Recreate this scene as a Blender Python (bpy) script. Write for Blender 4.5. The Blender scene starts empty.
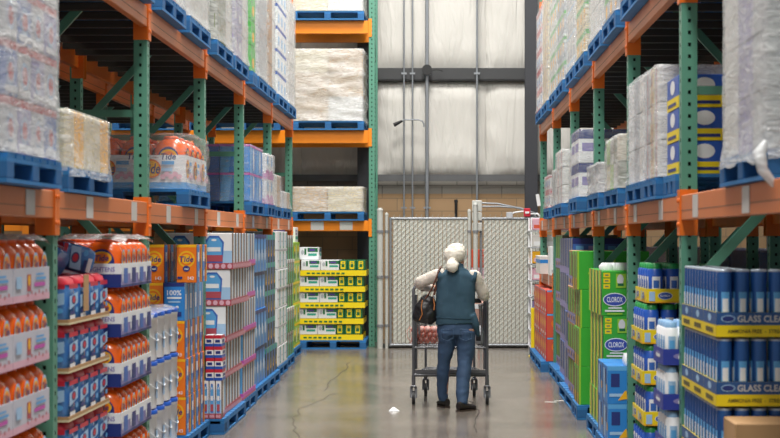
import bpy, math, random
from mathutils import Vector, noise
random.seed(7)
scene = bpy.context.scene
C = bpy.context.scene.collection

# ------------------------------------------------------------------ camera, world, lights, exposure
cam_d = bpy.data.cameras.new('camera'); cam = bpy.data.objects.new('camera', cam_d); C.objects.link(cam)
cam.location = (0, 0, 1.7); cam.rotation_euler = (math.pi/2, 0, 0)
cam_d.sensor_width = 36.0; cam_d.lens = 36.0*1500/780
cam_d.shift_x = -(442-390)/780.0; cam_d.shift_y = (238-219)/780.0
cam_d.dof.use_dof = True; cam_d.dof.focus_distance = 16.0; cam_d.dof.aperture_fstop = 3.6
cam_d.clip_end = 200
scene.camera = cam
scene.view_settings.view_transform = 'Standard'; scene.view_settings.look = 'None'
scene.view_settings.gamma = 1.0; scene.view_settings.use_curve_mapping = False
scene.view_settings.exposure = 0.12
w = bpy.data.worlds.new('world'); scene.world = w; w.use_nodes = True
w.node_tree.nodes['Background'].inputs[0].default_value = (0.93, 0.97, 1.0, 1)
w.node_tree.nodes['Background'].inputs[1].default_value = 0.30
def area(name, loc, sx, sy, power, col=(1, .97, .92), rot=(0, 0, 0)):
    d = bpy.data.lights.new(name, 'AREA'); d.shape = 'RECTANGLE'; d.size = sx; d.size_y = sy; d.energy = power; d.color = col
    o = bpy.data.objects.new(name, d); o.location = loc; o.rotation_euler = rot; C.objects.link(o); return o
for yy in (1.5, 7.5, 13.5, 19.5):
    area('ceiling_or_fill_lamp', (-0.3, yy, 10.2), 1.6, 2.8, 640)
area('ceiling_or_fill_lamp', (-0.2, 20.6, 10.2), 5.0, 1.6, 300)  # added fill lamp to brighten the back wall, not a known fixture
for xx in (-7.4, 6.9):
    for yy in (9, 17): area('ceiling_or_fill_lamp', (xx, yy, 8.6), 1.4, 3.0, 90)

# ------------------------------------------------------------------ materials
def lin(c):
    if isinstance(c, str):
        c = c.lstrip('#'); c = [int(c[i:i+2], 16)/255 for i in (0, 2, 4)]
    return tuple((x/12.92 if x <= .04045 else ((x+.055)/1.055)**2.4) for x in c) + (1,)
MATS = {}
def mat(name, col, rough=.5, metal=0, var=.12, scale=6, spec=.5, bump=0, emit=None, coat=0):
    if name in MATS: return MATS[name]
    m = bpy.data.materials.new(name); m.use_nodes = True; nt = m.node_tree; b = nt.nodes['Principled BSDF']
    c = lin(col)
    b.inputs['Roughness'].default_value = rough; b.inputs['Metallic'].default_value = metal
    b.inputs['Specular IOR Level'].default_value = spec
    if coat: b.inputs['Coat Weight'].default_value = coat; b.inputs['Coat Roughness'].default_value = .15
    tc = nt.nodes.new('ShaderNodeTexCoord'); n = nt.nodes.new('ShaderNodeTexNoise'); n.inputs['Scale'].default_value = scale
    n.inputs['Detail'].default_value = 4
    nt.links.new(tc.outputs['Object'], n.inputs['Vector'])
    mx = nt.nodes.new('ShaderNodeMix'); mx.data_type = 'RGBA'
    mx.inputs[6].default_value = tuple(x*(1-var) for x in c[:3]) + (1,)
    mx.inputs[7].default_value = tuple(min(1, x*(1+var)) for x in c[:3]) + (1,)
    nt.links.new(n.outputs['Fac'], mx.inputs[0]); nt.links.new(mx.outputs[2], b.inputs['Base Color'])
    if bump:
        bp = nt.nodes.new('ShaderNodeBump'); bp.inputs['Strength'].default_value = bump; bp.inputs['Distance'].default_value = .02
        nt.links.new(n.outputs['Fac'], bp.inputs['Height']); nt.links.new(bp.outputs[0], b.inputs['Normal'])
    if emit:
        b.inputs['Emission Color'].default_value = lin(emit); b.inputs['Emission Strength'].default_value = 1
    MATS[name] = m; return m
P = lambda n, c, r=.45, **k: mat(n, c, r, **k)
GREEN = P('green rack paint', '#55907a', .42, scale=3, coat=.1)
GREEND = P('dark green brace paint', '#3b6a56', .5)
ORANGE = P('orange connector paint', '#e0701c', .4)
ORANGEV = P('vivid orange beam paint', '#f28a12', .4, var=.06)
BEAM = P('orange beam paint with sheen', '#cf7743', .42, var=.1, scale=2.5)  # same orange paint, paled: the grazing sheen is put into the base colour
DARKBAR = P('dark steel crossbar', '#3c3833', .6)
BLUEP = P('blue painted pallet wood', '#2571ad', .6, var=.25, scale=9)
BLUED = P('dark blue pallet block', '#1f5d94', .65, var=.25, scale=9)
WOODP = P('plain pallet wood', '#a58a68', .75, var=.2, scale=7)
TAG = P('grey shelf tag', '#c9c6c2', .4)
KRAFT = P('brown cardboard', '#b28c62', .75, var=.08)
KRAFTD = P('dark brown cardboard', '#7d6350', .8)
CREAM = P('cream cardboard', '#d8c9a4', .7, var=.1)
WHITE = P('white print', '#eceef0', .4, var=.03)
OFFW = P('off white card', '#dcdad6', .6, var=.05)
GREYW = P('pale grey card', '#b9bcc2', .5)
BLACK = P('black print', '#17181a', .5)
DARK = P('charcoal rubber', '#26272a', .6)
NAVY = P('navy print', '#25357a', .4)
BLUE = P('royal blue print', '#2456b4', .35)
BLUEB = P('bright blue print', '#2f86d4', .35)
BLUEM = P('medium blue print', '#3c6cbc', .35)
LBLUE = P('light blue print', '#a5c9ea', .35)
SKY = P('sky blue print', '#5fa9e2', .35)
RED = P('red print', '#c8283c', .35)
CORAL = P('coral red print', '#d6583c', .4)
PINK = P('pink print', '#e3b3c4', .4)
MAG = P('magenta print', '#c455b0', .4)
ROSE = P('rose red print', '#b4505c', .4)
ORJ = P('orange jug plastic', '#ee6414', .22, var=.08, coat=.3)
ORB = P('orange box print', '#f07c1e', .35)
YEL = P('yellow print', '#f4d816', .4, var=.04)
YELO = P('golden yellow print', '#f8b820', .4)
LGRN = P('lime green print', '#9ccb3c', .4)
GRN = P('bright green print', '#3fae3a', .35)
GRND = P('dark green print', '#1f6e40', .4)
TEAL = P('teal print', '#3aa48e', .4)
OLIVE = P('olive print', '#77805e', .5)
PURP = P('purple print', '#5b3c96', .4)
LILAC = P('lilac print', '#8e86bc', .4)
STEEL = P('grey painted steel', '#7c7d80', .38, metal=.3)
GALV = P('galvanised steel', '#90949a', .4, metal=.4, scale=30)
PIPEW = P('pale conduit paint', '#bdbfba', .45)
CLEARB = P('clear blue plastic', '#4d86c8', .12, coat=.5)
BOTB = P('blue can metal', '#2b5fa6', .22, metal=.35, coat=.3)
WPL = P('white plastic', '#f4f6f9', .3, var=.03)
TAN = P('tan leather', '#b5703a', .5)

def film_mat(name, tint='#e6e8ea', lo=.14, hi=.75, bump=.5):
    m = bpy.data.materials.new(name); m.use_nodes = True; nt = m.node_tree; N = nt.nodes; L = nt.links
    b = N['Principled BSDF']; out = N['Material Output']
    b.inputs['Base Color'].default_value = lin(tint); b.inputs['Roughness'].default_value = .16
    b.inputs['Specular IOR Level'].default_value = .7
    tc = N.new('ShaderNodeTexCoord'); mp = N.new('ShaderNodeMapping'); mp.inputs['Scale'].default_value = (3, 3, 11)
    mp.inputs['Rotation'].default_value = (.35, .35, 0)
    n = N.new('ShaderNodeTexNoise'); n.inputs['Scale'].default_value = 2.2; n.inputs['Detail'].default_value = 8; n.inputs['Roughness'].default_value = .6; n.inputs['Distortion'].default_value = 1.6
    L.new(tc.outputs['Object'], mp.inputs[0]); L.new(mp.outputs[0], n.inputs['Vector'])
    cr = N.new('ShaderNodeMapRange'); cr.inputs[1].default_value = .35; cr.inputs[2].default_value = .72
    cr.inputs[3].default_value = lo; cr.inputs[4].default_value = hi; L.new(n.outputs['Fac'], cr.inputs[0])
    bp = N.new('ShaderNodeBump'); bp.inputs['Strength'].default_value = bump; bp.inputs['Distance'].default_value = .03
    L.new(n.outputs['Fac'], bp.inputs['Height']); L.new(bp.outputs[0], b.inputs['Normal'])
    tr = N.new('ShaderNodeBsdfTransparent'); mx = N.new('ShaderNodeMixShader')
    L.new(cr.outputs[0], mx.inputs[0]); L.new(tr.outputs[0], mx.inputs[1]); L.new(b.outputs[0], mx.inputs[2]); L.new(mx.outputs[0], out.inputs[0])
    return m
FILM = film_mat('clear stretch film', lo=.18, hi=.66, bump=.8)
FILMH = film_mat('hazy stretch film', lo=.3, hi=.74, bump=.8)
FILMT = film_mat('thin clear film', lo=.04, hi=.38)
FILMM = film_mat('milky stretch film', '#dfe0e0', lo=.34, hi=.8, bump=.7)

# ------------------------------------------------------------------ mesh builder
class MB:
    def __init__(s): s.v = []; s.f = []; s.m = []; s.sm = []; s.mats = []
    def mi(s, m):
        if m not in s.mats: s.mats.append(m)
        return s.mats.index(m)
    def add(s, vs, fs, m, smooth=False):
        b = len(s.v); s.v += [tuple(p) for p in vs]; i = s.mi(m)
        for f in fs: s.f.append(tuple(b+k for k in f)); s.m.append(i); s.sm.append(smooth)
    def box(s, c, d, m, bev=0):
        x, y, z = c; a, b, h = d[0]/2, d[1]/2, d[2]/2
        if bev:
            e = bev; pts = []
            for zz, k in ((-h, e), (-h+e, 0), (h-e, 0), (h, e)):
                A, B = a-k, b-k
                for px, py in ((-A+e, -B), (A-e, -B), (A, -B+e), (A, B-e), (A-e, B), (-A+e, B), (-A, B-e), (-A, -B+e)):
                    pts.append((x+px, y+py, z+zz))
            fs = [tuple(range(7, -1, -1)), tuple(range(24, 32))]
            for r in range(3):
                for k in range(8): fs.append((r*8+k, r*8+(k+1) % 8, r*8+8+(k+1) % 8, r*8+8+k))
            s.add(pts, fs, m); return
        v = [(x-a, y-b, z-h), (x+a, y-b, z-h), (x+a, y+b, z-h), (x-a, y+b, z-h), (x-a, y-b, z+h), (x+a, y-b, z+h), (x+a, y+b, z+h), (x-a, y+b, z+h)]
        s.add(v, [(3, 2, 1, 0), (4, 5, 6, 7), (0, 1, 5, 4), (1, 2, 6, 5), (2, 3, 7, 6), (3, 0, 4, 7)], m)
    def tube(s, pts, r, m, seg=8, cap=True):
        pts = [Vector(p) for p in pts]; n = len(pts); R = r if isinstance(r, (list, tuple)) else [r]*n
        vs = []; fs = []; prev = None
        for i, p in enumerate(pts):
            t = (pts[min(i+1, n-1)]-pts[max(i-1, 0)]).normalized()
            if prev is None:
                a = t.orthogonal().normalized()
            else:
                a = (prev - t*prev.dot(t)).normalized()
            prev = a; b = t.cross(a)
            for k in range(seg):
                an = 2*math.pi*k/seg; vs.append(p + (a*math.cos(an)+b*math.sin(an))*R[i])
        for i in range(n-1):
            for k in range(seg): fs.append((i*seg+k, i*seg+(k+1) % seg, (i+1)*seg+(k+1) % seg, (i+1)*seg+k))
        s.add(vs, fs, m, True)
        if cap: s.add(vs[:seg], [tuple(range(seg-1, -1, -1))], m); s.add(vs[-seg:], [tuple(range(seg))], m)
    def bar(s, p0, p1, wx, wy, m):
        p0, p1 = Vector(p0), Vector(p1); t = (p1-p0).normalized(); a = t.cross(Vector((0, 1, 0)))
        if a.length < .01: a = t.cross(Vector((1, 0, 0)))
        a.normalize(); b = t.cross(a); vs = []
        for p in (p0, p1):
            for i, j in ((-1, -1), (1, -1), (1, 1), (-1, 1)): vs.append(p+a*i*wx/2+b*j*wy/2)
        s.add(vs, [(3, 2, 1, 0), (4, 5, 6, 7), (0, 1, 5, 4), (1, 2, 6, 5), (2, 3, 7, 6), (3, 0, 4, 7)], m)
    def sloft(s, secs, m, seg=16, c=(0, 0), cap=True, smooth=True):   # (z, rx, ry, exponent[, dx, dy])
        vs = []; fs = []
        for sc in secs:
            z, rx, ry, e = sc[:4]; dx, dy = (sc[4], sc[5]) if len(sc) > 4 else (0, 0)
            for k in range(seg):
                a = 2*math.pi*(k+.5)/seg; ca, sa = math.cos(a), math.sin(a)
                vs.append((c[0]+dx+rx*math.copysign(abs(ca)**(2/e), ca), c[1]+dy+ry*math.copysign(abs(sa)**(2/e), sa), z))
        n = len(secs)
        for i in range(n-1):
            for k in range(seg): fs.append((i*seg+k, i*seg+(k+1) % seg, (i+1)*seg+(k+1) % seg, (i+1)*seg+k))
        s.add(vs, fs, m, smooth)
        if cap: s.add(vs[:seg], [tuple(range(seg-1, -1, -1))], m); s.add(vs[-seg:], [tuple(range(seg))], m)
    def mesh(s, name):
        me = bpy.data.meshes.new(name); me.from_pydata(s.v, [], s.f)
        for m in s.mats: me.materials.append(m)
        me.polygons.foreach_set('material_index', s.m); me.polygons.foreach_set('use_smooth', s.sm); me.update(); return me
    def build(s, name, parent=None, loc=(0, 0, 0), rot=(0, 0, 0)):
        o = bpy.data.objects.new(name, s.mesh(name)); C.objects.link(o); o.location = loc; o.rotation_euler = rot
        if parent: o.parent = parent
        return o

_txt = {}
def text_geo(t):
    if t in _txt: return _txt[t]
    cu = bpy.data.curves.new('t', 'FONT'); cu.body = t; cu.size = 1; cu.offset = .018; cu.align_x = 'CENTER'; cu.resolution_u = 2
    o = bpy.data.objects.new('t', cu); C.objects.link(o); dg = bpy.context.evaluated_depsgraph_get()
    me = bpy.data.meshes.new_from_object(o.evaluated_get(dg)); vs = [tuple(v.co) for v in me.vertices]; fs = [tuple(p.vertices) for p in me.polygons]
    bpy.data.objects.remove(o); bpy.data.curves.remove(cu); bpy.data.meshes.remove(me)
    x0 = min(v[0] for v in vs); x1 = max(v[0] for v in vs); y0 = min(v[1] for v in vs); y1 = max(v[1] for v in vs)
    _txt[t] = ([((v[0]-(x0+x1)/2)/(y1-y0), (v[1]-(y0+y1)/2)/(y1-y0)) for v in vs], fs, (x1-x0)/(y1-y0)); return _txt[t]
class Face:      # paints prints on a flat face; coordinates are fractions of the face
    def __init__(s, mb, o, u, v, W, H):
        s.mb = mb; s.o = Vector(o); s.u = Vector(u); s.v = Vector(v); s.n = s.u.cross(s.v); s.W = W; s.H = H; s.l = 1
    def pt(s, a, b): return s.o+s.u*a*s.W+s.v*b*s.H+s.n*.0007*s.l
    def rect(s, x0, y0, x1, y1, m): s.mb.add([s.pt(x0, y0), s.pt(x1, y0), s.pt(x1, y1), s.pt(x0, y1)], [(0, 1, 2, 3)], m); s.l += 1
    def poly(s, pts, m): s.mb.add([s.pt(*p) for p in pts], [tuple(range(len(pts)))], m); s.l += 1
    def disc(s, cx, cy, rx, ry, m, seg=20):   # rx, ry in metres
        s.mb.add([s.pt(cx, cy)+s.u*rx*math.cos(2*math.pi*k/seg)+s.v*ry*math.sin(2*math.pi*k/seg) for k in range(seg)], [tuple(range(seg))], m); s.l += 1
    def text(s, t, cx, cy, h, m, maxw=.9, slant=0):
        vs, fs, wd = text_geo(t); hs = ws = h*s.H
        if wd*ws > maxw*s.W: ws = maxw*s.W/wd
        c = s.pt(cx, cy); s.mb.add([c+s.u*(x*ws+slant*y*hs)+s.v*(y*hs) for x, y in vs], fs, m); s.l += 1
def cam_face(mb, sx, sy, sz, z0=0, c=(0, 0)): return Face(mb, (c[0]-sx/2, c[1]-sy/2, z0), (1, 0, 0), (0, 0, 1), sx, sz)
def aisle_face(mb, s, sx, sy, sz, z0=0, c=(0, 0)):
    if s < 0: return Face(mb, (c[0]+sx/2, c[1]-sy/2, z0), (0, 1, 0), (0, 0, 1), sy, sz)
    return Face(mb, (c[0]-sx/2, c[1]+sy/2, z0), (0, -1, 0), (0, 0, 1), sy, sz)

def tag(o, label, cat, group=None, kind=None):
    if label: o['label'] = label
    if cat: o['category'] = cat
    if group: o['group'] = group
    if kind: o['kind'] = kind
    return o
def empty(name, loc=(0, 0, 0), label=None, cat=None, group=None, rz=0):
    o = bpy.data.objects.new(name, None); C.objects.link(o); o.location = loc; o.rotation_euler.z = rz; o.empty_display_size = .1
    return tag(o, label, cat, group)
KIDS = {}
def put(proto, loc, label, group=None, rz=0, cat=None):
    """copy a thing with its parts and sub-parts; proto = (root, [children]) built once; the first use takes the prototype itself"""
    root, kids = proto['t']
    if not proto['used']:
        proto['used'] = True; r = root
    else:
        r = root.copy(); C.objects.link(r)
        for ch, subs in kids:
            c = ch.copy(); C.objects.link(c); c.parent = r
            for g in subs:
                d = g.copy(); C.objects.link(d); d.parent = c
    r.location = loc; r.rotation_euler.z = rz; r['label'] = label
    if group: r['group'] = group
    if cat: r['category'] = cat
    return r
def proto(root, cat, kids=()):
    root['category'] = cat
    return {'t': (root, [(k if isinstance(k, tuple) else (k, [])) for k in kids]), 'used': False}
TIER = ['bottom', 'second', 'third', 'fourth', 'fifth', 'sixth', 'seventh', 'eighth']
def tier(k, n): return 'top' if k == n-1 else TIER[k]
ORD = ['first', 'second', 'third', 'fourth', 'fifth', 'sixth', 'seventh', 'eighth', 'ninth', 'tenth', 'eleventh', 'twelfth', 'thirteenth', 'fourteenth']
SIDE = {-1: 'left', 1: 'right'}
# ------------------------------------------------------------------ the setting
def struct(name, mb, kind='structure', **k):
    o = mb.build(name, **k); o['kind'] = kind; return o
def floor_mat():
    m = bpy.data.materials.new('polished concrete'); m.use_nodes = True; nt = m.node_tree; N = nt.nodes; L = nt.links; b = N['Principled BSDF']
    tc = N.new('ShaderNodeTexCoord'); n = N.new('ShaderNodeTexNoise'); n.inputs['Scale'].default_value = .9; n.inputs['Detail'].default_value = 9; n.inputs['Roughness'].default_value = .62
    L.new(tc.outputs['Object'], n.inputs['Vector'])
    cr = N.new('ShaderNodeValToRGB'); cr.color_ramp.elements[0].position = .3; cr.color_ramp.elements[0].color = lin('#675f58')
    cr.color_ramp.elements[1].position = .72; cr.color_ramp.elements[1].color = lin('#867d74'); L.new(n.outputs['Fac'], cr.inputs[0])
    n2 = N.new('ShaderNodeTexNoise'); n2.inputs['Scale'].default_value = 40; n2.inputs['Detail'].default_value = 5; L.new(tc.outputs['Object'], n2.inputs['Vector'])
    mx = N.new('ShaderNodeMix'); mx.data_type = 'RGBA'; mx.blend_type = 'OVERLAY'; mx.inputs[0].default_value = .22
    L.new(cr.outputs[0], mx.inputs[6]); L.new(n2.outputs['Fac'], mx.inputs[7]); L.new(mx.outputs[2], b.inputs['Base Color'])
    mr = N.new('ShaderNodeMapRange'); mr.inputs[1].default_value = .3; mr.inputs[2].default_value = .7; mr.inputs[3].default_value = .13; mr.inputs[4].default_value = .24
    L.new(n.outputs['Fac'], mr.inputs[0]); L.new(mr.outputs[0], b.inputs['Roughness'])
    bp = N.new('ShaderNodeBump'); bp.inputs['Strength'].default_value = .05; bp.inputs['Distance'].default_value = .01
    L.new(n2.outputs['Fac'], bp.inputs['Height']); L.new(bp.outputs[0], b.inputs['Normal']); b.inputs['Specular IOR Level'].default_value = .6
    return m
mb = MB(); mb.box((0, 12, -.1), (22, 30, .2), floor_mat()); fl = struct('floor', mb)
crackm = P('crack dirt', '#443d37', .9)
def crack(pts, wd):
    mb = MB()
    for (x0, y0), (x1, y1) in zip(pts, pts[1:]):
        dx, dy = x1-x0, y1-y0; l = math.hypot(dx, dy) or 1; nx, ny = -dy/l*wd/2, dx/l*wd/2
        z0, z1 = .0003, .0012
        v = [(x0+nx, y0+ny, z0), (x0-nx, y0-ny, z0), (x1-nx, y1-ny, z0), (x1+nx, y1+ny, z0)]
        v += [(a, b_, z1) for a, b_, _ in v]
        mb.add(v, [(3, 2, 1, 0), (4, 5, 6, 7), (0, 1, 5, 4), (1, 2, 6, 5), (2, 3, 7, 6), (3, 0, 4, 7)], crackm)
    mb.build('crack', parent=fl)
def jag(a, b, n, amp):
    return [(a[0]+(b[0]-a[0])*i/n+random.uniform(-amp, amp)*(0 < i < n), a[1]+(b[1]-a[1])*i/n+random.uniform(-amp, amp)*.6*(0 < i < n)) for i in range(n+1)]
crack(jag((-1.31, 16.7), (-1.30, 18.2), 6, .03)+jag((-1.30, 18.2), (-1.25, 20.6), 6, .04), .009)
crack(jag((-1.21, 12.7), (-1.42, 14.17), 8, .03)+jag((-1.42, 14.17), (-1.38, 15.1), 6, .04)+jag((-1.38, 15.1), (-1.16, 16.45), 6, .03), .007)
crack(jag((.30, 13.1), (.36, 14.6), 7, .03), .012)
crack(jag((.36, 14.6), (.27, 15.9), 6, .03), .010)

# back wall: block wainscot below, vinyl-faced insulation above
def brick_mat(name='tan concrete block', a='#a98b69', b2='#9c7f5f', mo='#85735c'):
    m = bpy.data.materials.new(name); m.use_nodes = True; nt = m.node_tree; N = nt.nodes; L = nt.links; b = N['Principled BSDF']
    tc = N.new('ShaderNodeTexCoord'); mp = N.new('ShaderNodeMapping'); mp.inputs['Rotation'].default_value = (math.pi/2, 0, 0)
    L.new(tc.outputs['Object'], mp.inputs[0])
    sx = N.new('ShaderNodeSeparateXYZ'); cx = N.new('ShaderNodeCombineXYZ'); L.new(tc.outputs['Object'], sx.inputs[0])
    L.new(sx.outputs[0], cx.inputs[0]); L.new(sx.outputs[2], cx.inputs[1])
    br = N.new('ShaderNodeTexBrick'); L.new(cx.outputs[0], br.inputs['Vector']); br.inputs['Scale'].default_value = 1
    br.inputs['Brick Width'].default_value = .5; br.inputs['Row Height'].default_value = .215; br.inputs['Mortar Size'].default_value = .008
    br.inputs['Color1'].default_value = lin(a); br.inputs['Color2'].default_value = lin(b2); br.inputs['Mortar'].default_value = lin(mo)
    L.new(br.outputs['Color'], b.inputs['Base Color']); b.inputs['Roughness'].default_value = .9
    return m
BW = 25.1
mb = MB(); mb.box((0, BW+.15, 1.22), (22, .3, 2.44), brick_mat()); struct('wall_back', mb)
mb = MB(); mb.box((0, BW+.15, 2.55), (22, .302, .22), brick_mat('grey concrete block', '#96928a', '#8f8b84', '#6c6862')); struct('trim_1', mb)
def insul_mat():
    m = bpy.data.materials.new('white vinyl insulation'); m.use_nodes = True; nt = m.node_tree; N = nt.nodes; L = nt.links; b = N['Principled BSDF']
    tc = N.new('ShaderNodeTexCoord'); mp = N.new('ShaderNodeMapping'); mp.inputs['Scale'].default_value = (3.2, 1, .5)
    n = N.new('ShaderNodeTexNoise'); n.inputs['Scale'].default_value = 2.2; n.inputs['Detail'].default_value = 5; n.inputs['Distortion'].default_value = 1.2
    L.new(tc.outputs['Object'], mp.inputs[0]); L.new(mp.outputs[0], n.inputs['Vector'])
    bp = N.new('ShaderNodeBump'); bp.inputs['Strength'].default_value = .7; bp.inputs['Distance'].default_value = .05
    L.new(n.outputs['Fac'], bp.inputs['Height']); L.new(bp.outputs[0], b.inputs['Normal'])
    b.inputs['Base Color'].default_value = lin('#cfccc6'); b.inputs['Roughness'].default_value = .5
    return m
INS = insul_mat()
def insul(x0, x1, z0, z1, seed):     # a sagging vinyl blanket, quilted between girts
    nx = int((x1-x0)/.08)+2; nz = 26; v = []; f = []
    for j in range(nz+1):
        for i in range(nx+1):
            a = i/nx; c = j/nz; x = x0+(x1-x0)*a; z = z0+(z1-z0)*c
            e = min(a, 1-a)*(x1-x0); h = min(c, 1-c)*(z1-z0)
            bulge = .10*min(1, e/.25)**.5*min(1, h/.3)**.5
            wr = .018*noise.noise(Vector((x*5+seed, z*.9, seed)))+.03*noise.noise(Vector((x*1.3, z*1.2+seed, 3)))*min(1, h/.2)
            wr += .010*math.sin((z*14+x*9)+3*noise.noise(Vector((x, z, seed))))*max(0, 1-e/.5)
            v.append((x, BW-bulge+wr*.8-.02, z))
    for j in range(nz):
        for i in range(nx): a = j*(nx+1)+i; f.append((a, a+1, a+nx+2, a+nx+1))
    mb = MB(); mb.add(v, f, INS, True)
    return mb
mb = MB(); mb.box((0, BW+.15, 5.9), (22, .28, 6.8), INS); struct('trim_2', mb)
xs = [-9.4, -7.9, -6.4, -4.9, -3.4, -2.35, -1.12, .74, 2.25, 3.8, 5.3, 6.8, 8.3]
k = 3
for i in range(len(xs)-1):
    for (z0, z1) in ((2.76, 4.33), (4.51, 7.6)):
        struct('trim_%d' % k, insul(xs[i], xs[i+1], z0, z1, i*3.1+z0)); k += 1
GIRT = P('dark grey girt steel', '#38393b', .5)
COLM = P('dark column steel', '#33343a', .5, scale=2, var=.2)
mb = MB(); mb.box((0, BW-.16, 4.42), (22, .07, .17), GIRT); mb.box((0, BW-.10, 4.325), (22, .16, .02), GIRT); mb.box((0, BW-.10, 4.515), (22, .16, .02), GIRT); struct('trim_%d' % k, mb); k += 1
mb = MB(); mb.box((0, BW-.14, 2.70), (22, .06, .11), P('grey girt steel', '#595a5c', .5)); struct('trim_%d' % k, mb); k += 1
for cx in (1.47, -1.29, -5.6, 5.6):
    mb = MB(); wd = .2; Y = BW-.34
    mb.box((cx, Y-.13, 4.2), (wd, .016, 8.4), COLM); mb.box((cx, Y+.13, 4.2), (wd, .016, 8.4), COLM); mb.box((cx, Y, 4.2), (.012, .26, 8.4), COLM)
    mb.box((cx, Y-.0, .01), (.32, .36, .02), COLM)
    struct('trim_%d' % k, mb); k += 1

# conduits and boxes on the wall
def X(px, Y): return (px-442)*Y/1500
def Z(py, Y): return 1.7-(py-238)*Y/1500
def conduit(px, r, label, mt=GALV, z0=0.0, z1=8.3, Y=BW-.3):
    t = empty('conduit', (X(px, Y), Y, z0), label, 'conduit', 'conduits on the back wall')
    m_ = MB(); m_.tube([(0, 0, 0), (0, 0, z1-z0)], r, mt, 10); m_.build('pipe', t)
    for zz in (2.2, 4.42, 5.9):
        if zz > z0: m_ = MB(); m_.box((0, -.0, zz-z0), (r*2+.06, r*2+.012, .03), GALV); m_.tube([(0, 0, zz-z0-.015), (0, 0, zz-z0+.015)], r+.006, GALV, 10); m_.build('strap', t)
    return t
conduit(404, .014, 'thin grey vertical conduit on the back wall, leftmost of the four pipes')
conduit(412.5, .014, 'thin grey vertical conduit on the back wall, second pipe from the left')
conduit(427, .030, 'thick vertical conduit on the back wall running up through the round black box')
conduit(477, .018, 'thin vertical conduit on the back wall rising from the stack of switch boxes', z0=2.3)
Y = BW-.36
t = empty('junction_box', (X(427, Y), Y-.0, Z(70, Y)), 'round black junction box on the thick conduit at the upper girt', 'junction box')
m_ = MB(); m_.tube([(0, .02, 0), (0, -.05, 0)], .085, BLACK, 18); m_.build('housing', t)
m_ = MB(); m_.tube([(.08, -.02, 0), (.2, -.02, .005), (.26, -.02, -.02)], .012, BLACK, 6); m_.build('cable', t)
m_ = MB(); m_.tube([(0, 0, 0), (0, 0, .05), (-.03, 0, .1), (-.1, 0, .12), (-.32, 0, .12), (-.36, 0, .10)], .013, GALV, 8); m_.tube([(-.36, 0, .10), (-.5, 0, .03)], [.02, .035], BLACK, 8)
tag(m_.build('bent_conduit', loc=(X(424, Y), Y, Z(127, Y))), 'short bent conduit arm with black end reaching left from the thick conduit', 'conduit')
Y2 = 23.15
for i, (py, h) in enumerate(((206, .17), (216.5, .13), (227, .13))):
    t = empty('switch_box', (X(477, Y2), Y2, Z(py, Y2)), ['top square pale grey switch box above the fence gate gap', 'middle pale grey switch box stacked below the square one', 'lowest pale grey switch box behind the fence gate post'][i], 'switch box', 'switch boxes at the gate')
    m_ = MB(); m_.box((0, 0, 0), (.15, .1, h), OFFW, .008); m_.build('housing', t)
    m_ = MB(); m_.box((0, -.055, 0), (.13, .01, h-.02), PIPEW); m_.build('cover', t)
m_ = MB(); m_.tube([(0, 0, 0), (.25, 0, -.01), (.5, 0, -.06), (.75, 0, -.13), (.95, 0, -.2), (1.1, 0, -.26)], .014, GALV, 8)
tag(m_.build('flexible_conduit', loc=(X(481, Y2), Y2, Z(203, Y2))), 'upper grey flexible conduit curving right and down from the square switch box', 'conduit')
m_ = MB(); m_.tube([(0, 0, 0), (.3, 0, 0), (.6, 0, -.02), (.8, 0, -.1), (.86, 0, -.18)], .014, GALV, 8)
tag(m_.build('flexible_conduit', loc=(X(481, Y2), Y2, Z(206.5, Y2))), 'lower grey flexible conduit running right from the square switch box', 'conduit')
t = empty('alarm_box', (X(527, Y2), Y2, Z(212.5, Y2)), 'small red alarm box above the fence beside the dark column', 'alarm box')
m_ = MB(); m_.box((0, 0, 0), (.1, .08, .13), RED, .008); m_.build('housing', t)
m_ = MB(); m_.box((0, -.045, 0), (.06, .01, .03), WHITE); m_.build('label', t)
m_ = MB(); m_.tube([(-.25, 0, -.05), (-.2, 0, .0), (-.05, 0, .02)], .012, WPL, 6); m_.tube([(.05, 0, -.02), (.16, 0, -.02), (.2, 0, -.06)], .016, WPL, 6); m_.build('cable', t)
m_ = MB(); m_.box((0, 0, 0), (.1, .06, .1), GREYW, .006)
tag(m_.build('utility_box', loc=(X(509.5, Y2), Y2, Z(215.5, Y2))), 'small pale grey utility box above the fence left of the red box', 'box')
m_ = MB(); m_.tube([(0, 0, 0), (0, 0, .24)], .022, BLACK, 8); m_.tube([(0, 0, .24), (0, 0, .29)], .03, DARK, 8)
tag(m_.build('pipe_stub', loc=(X(456, BW-.06), BW-.06, Z(217, BW))), 'short black pipe stub on the block wall above the fence', 'pipe')
t = empty('hang_tag', (1.362, 21.37, 2.30), 'white paper tag hanging beside the far right rack post', 'tag')
m_ = MB(); m_.box((0, 0, -.06), (.05, .003, .17), WHITE); m_.build('card', t, rot=(0, -.15, 0)); m_ = MB(); m_.tube([(0, 0, .03), (.01, 0, .16), (.05, .02, .17)], .004, BLACK, 5); m_.build('cord', t)

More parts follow.
